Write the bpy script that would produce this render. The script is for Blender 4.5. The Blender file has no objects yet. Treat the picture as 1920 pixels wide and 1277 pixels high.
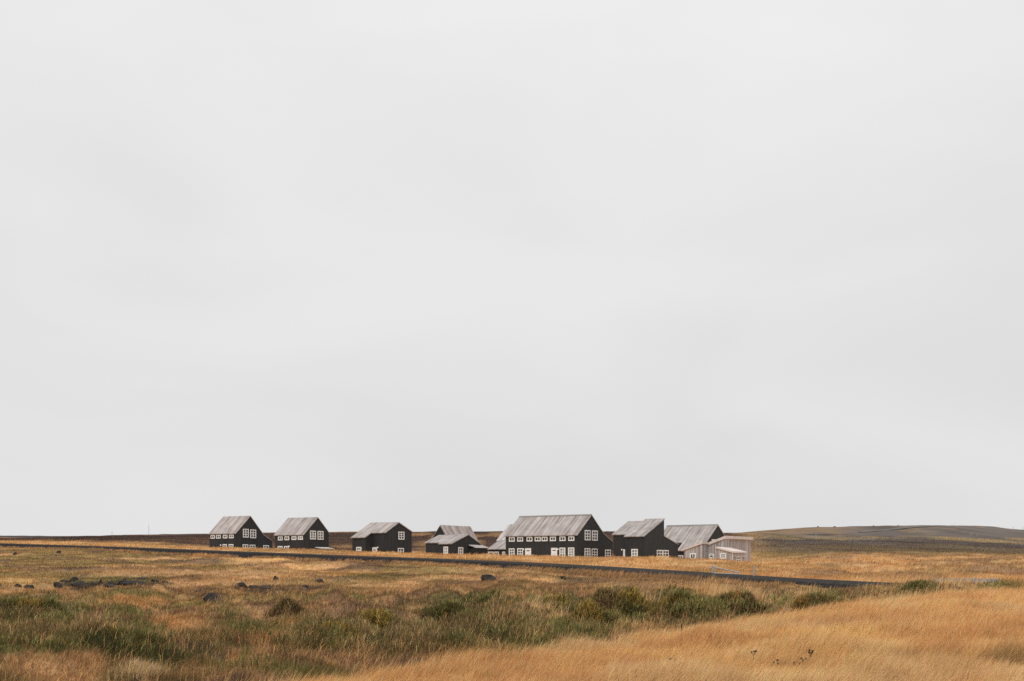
import bpy, math, random
import numpy as np
import mathutils

# ------------------------------------------------------------------ camera
SC = bpy.context.scene
COL = SC.collection
F, EV, UC = 2200.0, 1062.0, 960.0          # focal length and eye level measured on the 1920 px wide photo
EYE = 1.65
cam_d = bpy.data.cameras.new("camera")
cam = bpy.data.objects.new("camera", cam_d)
COL.objects.link(cam)
cam.location = (0, 0, EYE)
cam.rotation_euler = (math.radians(90), 0, 0)
cam_d.sensor_width = 36.0
cam_d.lens = F / 1920.0 * 36.0
cam_d.shift_y = (EV - 638.5) / 1920.0
cam_d.clip_start = 0.1
cam_d.clip_end = 8000
SC.camera = cam

# ------------------------------------------------------------------ sky, sun, exposure
SUN_EL, SUN_AZ = math.radians(52), math.radians(200)   # azimuth clockwise from +Y: high sun veiled behind the camera
W = bpy.data.worlds.new("World")
SC.world = W
W.use_nodes = True
nt = W.node_tree
nt.nodes.clear()
N, L = nt.nodes.new, nt.links.new
out = N("ShaderNodeOutputWorld")
bg = N("ShaderNodeBackground")
bg.inputs["Strength"].default_value = 0.1
sky = N("ShaderNodeTexSky")
sky.sky_type = 'NISHITA'
sky.sun_disc = False
sky.sun_elevation = SUN_EL
sky.sun_rotation = SUN_AZ
sky.dust_density = 4.0
tc = N("ShaderNodeTexCoord")
mp = N("ShaderNodeMapping")
mp.inputs["Scale"].default_value = (1.0, 1.0, 2.6)
mp.inputs["Rotation"].default_value = (0.1, 0.14, 0.0)
L(tc.outputs["Generated"], mp.inputs["Vector"])
n1 = N("ShaderNodeTexNoise")
n1.inputs["Scale"].default_value = 2.6
n1.inputs["Detail"].default_value = 4.0
n1.inputs["Roughness"].default_value = 0.42
n1.inputs["Distortion"].default_value = 0.35
L(mp.outputs["Vector"], n1.inputs["Vector"])
rp = N("ShaderNodeValToRGB")
rp.color_ramp.interpolation = 'EASE'
rp.color_ramp.elements[0].position = 0.30
rp.color_ramp.elements[0].color = (0.752, 0.749, 0.749, 1)
rp.color_ramp.elements[1].position = 0.72
rp.color_ramp.elements[1].color = (0.822, 0.819, 0.819, 1)
L(n1.outputs["Fac"], rp.inputs["Fac"])
sep = N("ShaderNodeSeparateXYZ")
L(tc.outputs["Generated"], sep.inputs["Vector"])
el = N("ShaderNodeMapRange")               # overcast sky: brighter from the horizon towards the zenith
el.interpolation_type = 'SMOOTHSTEP'
el.inputs["From Min"].default_value = 0.35
el.inputs["From Max"].default_value = 0.95
el.inputs["To Min"].default_value = 1.0
el.inputs["To Max"].default_value = 1.75
L(sep.outputs["Z"], el.inputs["Value"])
lo = N("ShaderNodeMapRange")
lo.inputs["From Min"].default_value = 0.0
lo.inputs["From Max"].default_value = 0.42
lo.inputs["To Min"].default_value = 9.6
lo.inputs["To Max"].default_value = 10.6
L(sep.outputs["Z"], lo.inputs["Value"])
mu = N("ShaderNodeMath"); mu.operation = 'MULTIPLY'
L(el.outputs["Result"], mu.inputs[0]); L(lo.outputs["Result"], mu.inputs[1])
sc_ = N("ShaderNodeVectorMath"); sc_.operation = 'SCALE'
L(rp.outputs["Color"], sc_.inputs[0]); L(mu.outputs["Value"], sc_.inputs["Scale"])
mx = N("ShaderNodeMixRGB")
mx.inputs["Fac"].default_value = 0.97
L(sky.outputs["Color"], mx.inputs["Color1"]); L(sc_.outputs["Vector"], mx.inputs["Color2"])
L(mx.outputs["Color"], bg.inputs["Color"]); L(bg.outputs["Background"], out.inputs["Surface"])

sun_d = bpy.data.lights.new("sun", 'SUN')
sun_d.energy = 0.9
sun_d.angle = math.radians(25)
sun_d.color = (1.0, 0.96, 0.9)
sun = bpy.data.objects.new("sun", sun_d)
COL.objects.link(sun)
sun.location = (0, 0, 60)
sun.rotation_euler = (math.radians(90) - SUN_EL, 0, math.pi - SUN_AZ)
vs = SC.view_settings
vs.view_transform = 'Standard'
vs.look = 'None'
vs.exposure = 0.0
vs.gamma = 1.0
SC.cycles.use_denoising = False
SC.cycles.max_bounces = 5
SC.cycles.diffuse_bounces = 3
SC.cycles.transmission_bounces = 3
SC.cycles.glossy_bounces = 2

# ------------------------------------------------------------------ helpers
RNG = np.random.default_rng(7)
random.seed(11)


def tag(o, label=None, cat=None, group=None, kind=None):
    if label: o["label"] = label
    if cat: o["category"] = cat
    if group: o["group"] = group
    if kind: o["kind"] = kind
    return o


def hash2(ix, iy, seed):
    h = (ix.astype(np.int64) * 374761393 + iy.astype(np.int64) * 668265263 + seed * 982451653) & 0x7fffffff
    h = ((h ^ (h >> 13)) * 1274126177) & 0x7fffffff
    h = ((h ^ (h >> 15)) * 805459861) & 0x7fffffff
    return ((h ^ (h >> 16)) & 0xffffff) / float(0xffffff)


def vnoise(x, y, seed=0):
    x = np.asarray(x, float); y = np.asarray(y, float)
    ix = np.floor(x); iy = np.floor(y)
    fx = x - ix; fy = y - iy
    fx = fx * fx * (3 - 2 * fx); fy = fy * fy * (3 - 2 * fy)
    a = hash2(ix, iy, seed); b = hash2(ix + 1, iy, seed)
    c = hash2(ix, iy + 1, seed); d = hash2(ix + 1, iy + 1, seed)
    return (a * (1 - fx) + b * fx) * (1 - fy) + (c * (1 - fx) + d * fx) * fy


def fbm(x, y, seed=0, oct=4, gain=0.5):
    s = 0; a = 1.0; t = 0
    for k in range(oct):
        s = s + a * vnoise(x * 2 ** k + 17.3 * k, y * 2 ** k - 9.1 * k, seed + k)
        t += a; a *= gain
    return s / t


def domes(x, y, cell, seed, spread=0.62):
    """rounded lumps scattered on a jittered grid, 0..1"""
    x = np.asarray(x, float) / cell; y = np.asarray(y, float) / cell
    ix, iy = np.floor(x), np.floor(y)
    best = np.zeros(x.shape)
    for a in (-1, 0, 1):
        for b in (-1, 0, 1):
            cx, cy = ix + a, iy + b
            px = cx + .15 + .7 * hash2(cx, cy, seed); py = cy + .15 + .7 * hash2(cx, cy, seed + 1)
            r = spread * (.45 + .75 * hash2(cx, cy, seed + 2))
            q = ((x - px) ** 2 + (y - py) ** 2) / (r * r)
            best = np.maximum(best, np.sqrt(np.clip(1 - q, 0, 1)) * (.5 + .5 * hash2(cx, cy, seed + 3)))
    return best


def sstep(a, b, x):
    t = np.clip((x - a) / (b - a), 0, 1)
    return t * t * (3 - 2 * t)


def pchip(x, y, xq):
    x = np.asarray(x, float); y = np.asarray(y, float)
    h = np.diff(x); d = np.diff(y) / h
    m = np.zeros_like(y)
    m[0], m[-1] = d[0], d[-1]
    for i in range(1, len(x) - 1):
        if d[i - 1] * d[i] > 0:
            w1, w2 = 2 * h[i] + h[i - 1], h[i] + 2 * h[i - 1]
            m[i] = (w1 + w2) / (w1 / d[i - 1] + w2 / d[i])
    xq = np.clip(xq, x[0], x[-1])
    k = np.clip(np.searchsorted(x, xq) - 1, 0, len(x) - 2)
    t = (xq - x[k]) / h[k]
    t2, t3 = t * t, t * t * t
    return ((2 * t3 - 3 * t2 + 1) * y[k] + (t3 - 2 * t2 + t) * h[k] * m[k]
            + (-2 * t3 + 3 * t2) * y[k + 1] + (t3 - t2) * h[k] * m[k + 1])


# ------------------------------------------------------------------ the lie of the land
# columns of (distance, level line) read across the valley; the ground rises from the camera to the houses
COLS = {
    -900: [(10, 1425), (17, 1280), (24, 1218), (42, 1138), (60, 1112), (110, 1074), (160, 1047), (230, 1033), (330, 1019), (420, 1011), (700, 1006), (1200, 1014), (4000, 1056)],
    0: [(10, 1425), (17, 1283), (24, 1222), (33, 1175), (42, 1140), (60, 1112), (90, 1085), (140, 1059), (210, 1038), (300, 1027), (324, 1023.5), (347, 1018.5), (420, 1012), (560, 1008), (800, 1005.2), (1300, 1013), (4000, 1056)],
    300: [(10, 1425), (17, 1286), (24, 1222), (33, 1174), (42, 1137), (60, 1112), (90, 1085), (130, 1065), (180, 1048), (238, 1037), (264, 1028), (300, 1022), (400, 1009), (520, 1003.2), (1000, 1012), (4000, 1056)],
    450: [(10, 1425), (17, 1292), (24, 1228), (33, 1176), (42, 1136), (60, 1112), (90, 1086), (130, 1066), (170, 1054), (208, 1043), (228, 1034), (262, 1028), (278, 1033), (310, 1028), (450, 1004), (520, 1001), (1000, 1011), (4000, 1056)],
    570: [(10, 1430), (16, 1318), (22, 1250), (28, 1207), (36, 1166), (45, 1133), (60, 1112), (90, 1087), (130, 1067), (160, 1056), (184, 1048), (204, 1038), (248, 1031.5), (264, 1037), (296, 1032), (400, 1009), (500, 999.8), (1000, 1011), (4000, 1056)],
    710: [(10, 1430), (16, 1320), (22, 1252), (28, 1208), (36, 1166), (45, 1132), (60, 1112), (90, 1088), (130, 1068), (163, 1052), (182, 1044), (246, 1038), (260, 1043), (296, 1037), (400, 1011), (500, 998), (1000, 1011), (4000, 1056)],
    850: [(10, 1428), (17, 1298), (22, 1250), (28, 1208), (36, 1164), (44, 1132), (60, 1113), (90, 1089), (120, 1072), (144, 1059), (163, 1050), (234, 1042), (248, 1047), (296, 1038), (400, 1009), (500, 996.5), (1000, 1011), (4000, 1056)],
    1000: [(10, 1425), (17, 1286), (20, 1259), (26, 1218), (33, 1182), (38, 1152), (44, 1128), (60, 1113), (80, 1094), (110, 1075), (127, 1065), (145, 1056), (221, 1044), (236, 1049.5), (290, 1043), (400, 1012), (500, 998), (1000, 1011), (4000, 1056)],
    1150: [(10, 1425), (17, 1281), (22, 1231), (27, 1212), (34, 1174), (40, 1140), (45, 1124), (60, 1110), (80, 1093), (112, 1073), (130, 1063), (217, 1045.5), (232, 1051), (290, 1044), (400, 1013), (500, 998.5), (1000, 1011), (4000, 1056)],
    1300: [(10, 1425), (17, 1277), (25, 1201), (29, 1192), (35, 1164), (42, 1133), (46, 1120), (60, 1108), (80, 1093), (98, 1082), (116, 1072), (204, 1051), (220, 1058), (280, 1047), (400, 1014), (500, 1001), (1000, 1010), (4000, 1056)],
    1420: [(10, 1425), (17, 1275), (25, 1195), (28, 1182), (35, 1156), (42, 1130), (47, 1119), (60, 1110), (75, 1099), (89, 1092), (106, 1080), (150, 1064), (198, 1055), (225, 1056), (300, 1038), (420, 1012), (520, 1001), (650, 997), (1200, 1009), (4000, 1056)],
    1480: [(10, 1425), (17, 1274), (25, 1193), (29, 1174), (35, 1153), (42, 1128), (47, 1119), (60, 1110), (75, 1099), (86, 1093), (102, 1083), (150, 1065), (198, 1054), (225, 1053), (300, 1037), (420, 1014), (520, 1001.5), (650, 991.2), (1200, 1006), (4000, 1056)],
    1600: [(10, 1425), (17, 1271), (25, 1186), (31, 1152), (36, 1137), (44, 1122), (56, 1115), (66, 1112), (77, 1106), (92, 1088), (150, 1067), (200, 1052), (260, 1040), (400, 1019), (520, 1003), (650, 987), (1200, 1002), (4000, 1056)],
    1750: [(10, 1425), (17, 1270), (25, 1180), (34, 1139), (40, 1126), (48, 1119), (56, 1116), (69, 1114), (80, 1099), (100, 1085), (120, 1078), (200, 1055), (260, 1042), (400, 1021), (520, 1004), (650, 985.2), (1200, 1001), (4000, 1056)],
    1840: [(10, 1425), (17, 1269), (25, 1176), (36, 1131), (46, 1119), (57, 1117), (64, 1116), (78, 1101), (100, 1085), (200, 1055), (260, 1043), (400, 1022), (520, 1006), (660, 987.5), (1200, 1003), (4000, 1056)],
    1920: [(10, 1425), (17, 1269), (25, 1174), (38, 1126), (48, 1116), (58, 1112), (70, 1101), (100, 1083), (200, 1055), (260, 1043), (400, 1023), (520, 1009), (680, 994), (1200, 1007), (4000, 1056)],
    2900: [(10, 1425), (17, 1270), (25, 1178), (38, 1135), (48, 1120), (58, 1112), (70, 1101), (100, 1083), (200, 1057), (260, 1048), (400, 1036), (520, 1026), (680, 1020), (1200, 1030), (4000, 1056)],
}
LG = np.linspace(math.log(10), math.log(4000), 700)
ucol = np.array(sorted(COLS), float)
T0 = np.array([pchip([math.log(p[0]) for p in COLS[u]], [(EV - p[1]) / F for p in COLS[u]], LG) for u in sorted(COLS)])
UG = np.arange(-900, 2901, 10.0)
TG = np.empty((len(UG), len(LG)))
for j in range(len(LG)):
    TG[:, j] = pchip(ucol, T0[:, j], UG)

ROAD = [(-230, 455, 1011.5), (0, 330, 1019), (240, 260, 1026.5), (400, 225, 1033), (640, 180, 1042), (940, 140, 1054), (1280, 105, 1074.5), (1440, 93, 1085), (1613, 80, 1094.5), (1730, 73, 1101), (1827, 68, 1106), (1960, 62, 1113), (2200, 54, 1124)]
_ru = np.arange(-230, 2201, 15.0)
_rY = pchip([r[0] for r in ROAD], [r[1] for r in ROAD], _ru)
_rv = pchip([r[0] for r in ROAD], [r[2] for r in ROAD], _ru)
RX, RY, RZ = (_ru - UC) / F * _rY, _rY, (EV - _rv) / F * _rY          # near edge of the road, z from the eye
# move every sample 2.6 m to the far side to get the centre line
_tx, _ty = np.gradient(RX), np.gradient(RY)
_tl = np.hypot(_tx, _ty)
RNX, RNY = -_ty / _tl, _tx / _tl                                      # left of travel (towards the camera-right) ...
_s = np.where(RNY > 0, 1, -1)
RNX, RNY = RNX * _s, RNY * _s                                         # ... turned to the far side


def road_d(X, Y):
    """signed distance to the road's near edge (positive beyond it) and the road's height there"""
    d = np.full(X.shape, 1e9); sg = np.zeros(X.shape); z = np.zeros(X.shape)
    for i in range(0, len(RX)):
        dx, dy = X - RX[i], Y - RY[i]
        q = dx * dx + dy * dy
        m = q < d
        d = np.where(m, q, d)
        sg = np.where(m, dx * RNX[i] + dy * RNY[i], sg)
        z = np.where(m, RZ[i], z)
    near = d < 30 ** 2
    far_sign = np.where(Y > np.interp(UC + F * X / np.clip(Y, 8, 1e4), _ru, _rY), 99.0, -99.0)
    return np.where(near, sg, far_sign), z


PLOTS = []       # (X, Y, radius, z) level ground round the houses, filled before the ground is built


def base_z(X, Y):
    X = np.asarray(X, float); Y = np.asarray(Y, float)
    Yc = np.clip(Y, 10, 4000)
    u = np.clip(UC + F * X / Yc, -900, 2899.9)
    a = (u + 900) / 10.0
    i = np.clip(a.astype(int), 0, len(UG) - 2); fa = a - i
    b = (np.log(Yc) - LG[0]) / (LG[1] - LG[0])
    j = np.clip(b.astype(int), 0, len(LG) - 2); fb = b - j
    t = (TG[i, j] * (1 - fa) + TG[i + 1, j] * fa) * (1 - fb) + (TG[i, j + 1] * (1 - fa) + TG[i + 1, j + 1] * fa) * fb
    return t * Yc


def uv(X, Y, z):
    Yc = np.clip(Y, 6, 9000)
    return UC + F * X / Yc, EV - F * z / Yc


EDGE = ([-900, 300, 480, 620, 800, 1000, 1150, 1300, 1450, 1600, 1750, 1920, 2900],
        [12.0, 13.0, 14.8, 16.6, 19.0, 21.5, 23.8, 26.6, 30.0, 34.5, 39.5, 45.0, 50.0])


def edge_y(X, Y):
    u = UC + F * X / np.clip(Y, 8, 1e4)
    return np.interp(u, *EDGE) + (fbm(X * 0.9, Y * 0.7, 41, 4) - 0.5) * 5.5


def bumps(X, Y):
    eY = np.interp(UC + F * X / np.clip(Y, 8, 1e4), *EDGE)
    bank = 1 - sstep(-1.0, 2.0, Y - eY)
    hum = sstep(0.0, 4.0, Y - eY) * (1 - sstep(48, 60, Y))
    mid = sstep(44, 56, Y) * (1 - sstep(200, 240, Y))
    far = sstep(330, 420, Y)
    z = bank * ((fbm(X * 0.5, Y * 0.45, 3, 4) - 0.5) * 0.40)
    z += hum * ((fbm(X * 0.42, Y * 0.36, 5, 4) - 0.5) * 1.5 + (fbm(X * 1.3, Y * 1.3, 6, 2) - 0.5) * 0.28 + domes(X, Y, 1.5, 91) * .26)
    z += mid * ((fbm(X * 0.13, Y * 0.10, 8, 4) - 0.5) * 1.5 + (fbm(X * 0.6, Y * 0.5, 9, 2) - 0.5) * 0.4)
    z += far * (fbm(X * 0.05, Y * 0.03, 12, 4) - 0.5) * 1.6
    uu = UC + F * X / np.clip(Y, 8, 1e4)
    z += sstep(85, 110, Y) * (1 - sstep(260, 330, Y)) * sstep(1420, 1560, uu) * (fbm(X * 0.2, Y * 0.11, 15, 4) - 0.5) * 1.8
    z += sstep(150, 200, Y) * (1 - sstep(330, 420, Y)) * (fbm(X * 0.16, Y * 0.1, 14, 3) - 0.5) * 0.35
    return z


def ground_z(X, Y):
    """height above the eye level"""
    X = np.asarray(X, float); Y = np.asarray(Y, float)
    z = base_z(X, Y)
    b = bumps(X, Y)
    d, rz = road_d(X, Y)
    w = sstep(-9.0, -3.0, d) * (1 - sstep(7.0, 16.0, d))
    z = z + b * (1 - w)
    z = z - 0.42 * sstep(-9.0, -3.5, d) * (1 - sstep(-1.5, 0.5, d))
    k = sstep(-1.6, 0.3, d) * (1 - sstep(4.0, 6.5, d))
    z = z * (1 - k) + (rz - 0.30) * k
    for (px, py, r, pz) in PLOTS:
        q = np.hypot(X - px, Y - py)
        k = 1 - sstep(r, r + 8, q)
        z = z * (1 - k) + (base_z(X, Y) if pz is None else pz) * k
    return z


_hy = np.exp(np.linspace(math.log(12), math.log(900), 1500))


def hit(u, v, lo=12, hi=900):
    """the first ground point along the direction (u, v)"""
    Y = _hy[(_hy >= lo) & (_hy <= hi)]
    X = (u - UC) / F * Y
    z = ground_z(X, Y)
    t = (EV - v) / F * Y
    k = np.nonzero(z >= t)[0]
    k = k[0] if len(k) else len(Y) - 1
    return float(X[k]), float(Y[k]), float(z[k])


# ------------------------------------------------------------------ materials
def mat(name, build):
    m = bpy.data.materials.new(name)
    m.use_nodes = True
    t = m.node_tree
    t.nodes.clear()
    o = t.nodes.new("ShaderNodeOutputMaterial")
    build(t, o)
    return m


def principled(t, o, rough=0.8, spec=0.3):
    p = t.nodes.new("ShaderNodeBsdfPrincipled")
    p.inputs["Roughness"].default_value = rough
    p.inputs["Specular IOR Level"].default_value = spec
    t.links.new(p.outputs[0], o.inputs["Surface"])
    return p


def coords(t, scale, kind="Object", rot=(0, 0, 0)):
    c = t.nodes.new("ShaderNodeTexCoord"); m = t.nodes.new("ShaderNodeMapping")
    m.inputs["Scale"].default_value = scale
    m.inputs["Rotation"].default_value = rot
    t.links.new(c.outputs[kind], m.inputs["Vector"])
    return m.outputs["Vector"]


def noise(t, vec, scale, detail=3, rough=0.5):
    n = t.nodes.new("ShaderNodeTexNoise")
    n.inputs["Scale"].default_value = scale
    n.inputs["Detail"].default_value = detail
    n.inputs["Roughness"].default_value = rough
    t.links.new(vec, n.inputs["Vector"])
    return n.outputs["Fac"]


def ramp(t, fac, stops):
    r = t.nodes.new("ShaderNodeValToRGB")
    e = r.color_ramp.elements
    while len(e) < len(stops): e.new(0.5)
    for k, (p, c) in enumerate(stops):
        e[k].position = p; e[k].color = (*c, 1)
    t.links.new(fac, r.inputs["Fac"])
    return r.outputs["Color"]


def mixc(t, a, b, fac, mode='MIX'):
    m = t.nodes.new("ShaderNodeMixRGB"); m.blend_type = mode
    for s, v in ((m.inputs["Color1"], a), (m.inputs["Color2"], b), (m.inputs["Fac"], fac)):
        if isinstance(v, (int, float)): s.default_value = v
        elif isinstance(v, tuple): s.default_value = (*v, 1)
        else: t.links.new(v, s)
    return m.outputs["Color"]


def bump(t, p, h, strength=0.3, dist=0.02):
    b = t.nodes.new("ShaderNodeBump")
    b.inputs["Strength"].default_value = strength
    b.inputs["Distance"].default_value = dist
    t.links.new(h, b.inputs["Height"])
    t.links.new(b.outputs["Normal"], p.inputs["Normal"])


def boards(t, axis, width):
    """a random number for every board of the given width along a local axis"""
    c = t.nodes.new("ShaderNodeTexCoord"); s = t.nodes.new("ShaderNodeSeparateXYZ")
    t.links.new(c.outputs["Object"], s.inputs[0])
    if axis == 'XY':
        a = t.nodes.new("ShaderNodeMath"); a.operation = 'ADD'
        t.links.new(s.outputs["X"], a.inputs[0]); t.links.new(s.outputs["Y"], a.inputs[1]); v = a.outputs[0]
    else:
        v = s.outputs[axis]
    d = t.nodes.new("ShaderNodeMath"); d.operation = 'DIVIDE'; d.inputs[1].default_value = width
    t.links.new(v, d.inputs[0])
    f = t.nodes.new("ShaderNodeMath"); f.operation = 'FLOOR'
    t.links.new(d.outputs[0], f.inputs[0])
    w = t.nodes.new("ShaderNodeTexWhiteNoise"); w.noise_dimensions = '1D'
    t.links.new(f.outputs[0], w.inputs["W"])
    fr = t.nodes.new("ShaderNodeMath"); fr.operation = 'FRACT'
    t.links.new(d.outputs[0], fr.inputs[0])
    return w.outputs["Value"], fr.outputs[0]


def roof_mat(name, along, tint=(1, 1, 1), shift=0.0):
    def b(t, o):
        p = principled(t, o, 0.75, 0.25)
        r, fr = boards(t, along, 0.30)
        sc = (1.0, 0.06, 0.06) if along == 'X' else (0.06, 1.0, 0.06)
        n = noise(t, coords(t, sc), 1.75 + shift, 4, 0.62)
        n2 = noise(t, coords(t, sc), 4.2 + shift, 3, 0.6)
        n3 = noise(t, coords(t, (0.5, 0.5, 0.5)), 0.9 + shift, 3)
        c = ramp(t, n, [(0.26, (0.20, 0.17, 0.157)), (0.42, (0.31, 0.272, 0.258)), (0.56, (0.405, 0.37, 0.355)), (0.74, (0.51, 0.48, 0.46))])
        c2 = ramp(t, n2, [(0.3, (0.66, 0.63, 0.62)), (0.65, (1.12, 1.10, 1.08))])
        c = mixc(t, c, c2, 0.6, 'MULTIPLY')
        c3 = ramp(t, r, [(0.0, (0.80, 0.79, 0.78)), (1.0, (1.10, 1.10, 1.10))])
        c = mixc(t, c, c3, 0.8, 'MULTIPLY')
        c = mixc(t, c, ramp(t, n3, [(0.35, (0.86, 0.84, 0.83)), (0.65, (1.1, 1.1, 1.1))]), 0.8, 'MULTIPLY')
        c = mixc(t, c, tint, 1.0, 'MULTIPLY')
        t.links.new(c, p.inputs["Base Color"])
        bump(t, p, fr, 0.5, 0.03)
    return mat(name, b)


M = {}
M['roof'] = roof_mat("weathered_roof_boards", 'X')
M['roof_b'] = roof_mat("weathered_roof_boards_pale", 'X', (1.06, 1.06, 1.05), 0.23)
M['roof_c'] = roof_mat("weathered_roof_boards_grey", 'X', (0.98, 1.0, 1.0), 0.51)
M['roof_y'] = roof_mat("weathered_roof_boards_cross", 'Y', (1.0, 0.98, 0.97), 0.37)
M['roof_pale'] = roof_mat("pale_roof_boards", 'X', (1.3, 1.34, 1.36), 0.11)


def _black(t, o):
    p = principled(t, o, 0.7, 0.25)
    r, fr = boards(t, 'XY', 0.16)
    n = noise(t, coords(t, (1, 1, 0.25)), 1.2, 4)
    c = ramp(t, n, [(0.3, (0.026, 0.0268, 0.0282)), (0.7, (0.036, 0.0368, 0.038))])
    c = mixc(t, c, ramp(t, r, [(0, (0.85, 0.85, 0.85)), (1, (1.12, 1.12, 1.12))]), 1.0, 'MULTIPLY')
    t.links.new(c, p.inputs["Base Color"])
    bump(t, p, fr, 0.4, 0.02)


def _wood(t, o):
    p = principled(t, o, 0.8, 0.2)
    r, fr = boards(t, 'XY', 0.24)
    n = noise(t, coords(t, (1.2, 1.2, 0.08)), 3.0, 4, 0.6)
    c = ramp(t, n, [(0.28, (0.26, 0.225, 0.212)), (0.5, (0.44, 0.40, 0.384)), (0.75, (0.60, 0.57, 0.555))])
    c = mixc(t, c, ramp(t, r, [(0, (0.60, 0.57, 0.56)), (1, (1.2, 1.2, 1.2))]), 0.9, 'MULTIPLY')
    t.links.new(c, p.inputs["Base Color"])
    g = ramp(t, fr, [(0.0, (0.35, 0.35, 0.35)), (0.12, (1, 1, 1)), (0.88, (1, 1, 1)), (1.0, (0.35, 0.35, 0.35))])
    bump(t, p, g, 0.6, 0.03)


def _fascia(t, o):
    p = principled(t, o, 0.7, 0.2)
    n = noise(t, coords(t, (0.6, 0.6, 3)), 2.0, 3)
    t.links.new(ramp(t, n, [(0.3, (0.56, 0.475, 0.435)), (0.7, (0.70, 0.62, 0.58))]), p.inputs["Base Color"])


def _white(t, o):
    p = principled(t, o, 0.45, 0.4)
    n = noise(t, coords(t, (1, 1, 1)), 2.5, 2)
    t.links.new(ramp(t, n, [(0.3, (0.78, 0.78, 0.76)), (0.7, (0.88, 0.88, 0.87))]), p.inputs["Base Color"])


def _glass(lo, hi):
    def b(t, o):
        p = principled(t, o, 0.08, 0.5)
        n = noise(t, coords(t, (1, 1, 1), rot=(0.2, 0.1, 0)), 1.1, 2)
        t.links.new(ramp(t, n, [(0.35, lo), (0.65, hi)]), p.inputs["Base Color"])
    return b


def _rock(t, o):
    p = principled(t, o, 0.9, 0.2)
    n = noise(t, coords(t, (1, 1, 1)), 3.2, 5, 0.65)
    n2 = noise(t, coords(t, (1, 1, 1)), 9.0, 3)
    c = ramp(t, n, [(0.3, (0.018, 0.0155, 0.0135)), (0.55, (0.037, 0.032, 0.028)), (0.8, (0.11, 0.098, 0.086))])
    t.links.new(c, p.inputs["Base Color"])
    bump(t, p, n2, 0.8, 0.06)


def _gravel(lo, hi):
    def b(t, o):
        p = principled(t, o, 1.0, 0.03)
        v = coords(t, (1, 1, 1))
        n = noise(t, v, 1.3, 5, 0.7)
        t.links.new(ramp(t, n, [(0.3, lo), (0.7, hi)]), p.inputs["Base Color"])
        bump(t, p, noise(t, v, 6, 3), 0.7, 0.06)
    return b


def _metal(t, o):
    p = principled(t, o, 0.5, 0.4)
    n = noise(t, coords(t, (1, 1, 1)), 3, 3)
    t.links.new(ramp(t, n, [(0.3, (0.30, 0.29, 0.28)), (0.7, (0.44, 0.43, 0.41))]), p.inputs["Base Color"])


def plain(c, rough=0.8):
    def b(t, o):
        p = principled(t, o, rough, 0.2)
        n = noise(t, coords(t, (1, 1, 1)), 4, 2)
        t.links.new(ramp(t, n, [(0.3, tuple(x * 0.85 for x in c)), (0.7, tuple(min(1, x * 1.15) for x in c))]), p.inputs["Base Color"])
    return b


def _attr(translucent, noise_amt):
    def b(t, o):
        a = t.nodes.new("ShaderNodeAttribute"); a.attribute_name = "tone"
        c = a.outputs["Color"]
        if noise_amt:
            v = coords(t, (1, 1, 1))
            n = noise(t, v, 2.2, 6, 0.7)
            c = mixc(t, c, ramp(t, n, [(0.3, (0.6, 0.58, 0.56)), (0.7, (1.25, 1.25, 1.25))]), noise_amt, 'MULTIPLY')
        d = t.nodes.new("ShaderNodeBsdfDiffuse")
        t.links.new(c, d.inputs["Color"])
        if translucent:
            tr = t.nodes.new("ShaderNodeBsdfTranslucent")
            t.links.new(c, tr.inputs["Color"])
            m = t.nodes.new("ShaderNodeMixShader"); m.inputs[0].default_value = translucent
            t.links.new(d.outputs[0], m.inputs[1]); t.links.new(tr.outputs[0], m.inputs[2])
            t.links.new(m.outputs[0], o.inputs["Surface"])
        else:
            t.links.new(d.outputs[0], o.inputs["Surface"])
    return b


M['black'] = mat("black_stained_boards", _black)
M['wood'] = mat("pale_weathered_wood", _wood)
M['fascia'] = mat("pale_fascia_boards", _fascia)
M['white'] = mat("white_painted_wood", _white)
M['glass'] = mat("dark_window_glass", _glass((0.02, 0.021, 0.022), (0.07, 0.075, 0.08)))
M['glass_pale'] = mat("pale_window_glass", _glass((0.12, 0.125, 0.12), (0.30, 0.31, 0.30)))  # paler base colour for some of the panes
M['rock'] = mat("dark_lava_rock", _rock)
M['road'] = mat("dark_gravel_road", _gravel((0.027, 0.024, 0.022), (0.056, 0.051, 0.047)))
M['bank'] = mat("black_gravel_bank", _gravel((0.016, 0.0145, 0.0145), (0.034, 0.031, 0.031)))
M['pull'] = mat("grey_gravel_patch", _gravel((0.13, 0.125, 0.12), (0.205, 0.2, 0.192)))
M['track'] = mat("pale_track", _gravel((0.13, 0.118, 0.105), (0.165, 0.152, 0.138)))
M['metal'] = mat("galvanised_metal", _metal)
M['stalk'] = mat("dry_dark_stalk", plain((0.06, 0.042, 0.03)))
M['petal'] = mat("white_petals", plain((0.75, 0.76, 0.72)))
M['timber'] = mat("grey_timber", plain((0.22, 0.2, 0.18)))
M['ground'] = mat("moorland_ground", _attr(0, 0.7))
M['grass'] = mat("grass_blades", _attr(0.3, 0))
M['bushleaf'] = mat("bush_leaves", _attr(0.2, 0))


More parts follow.
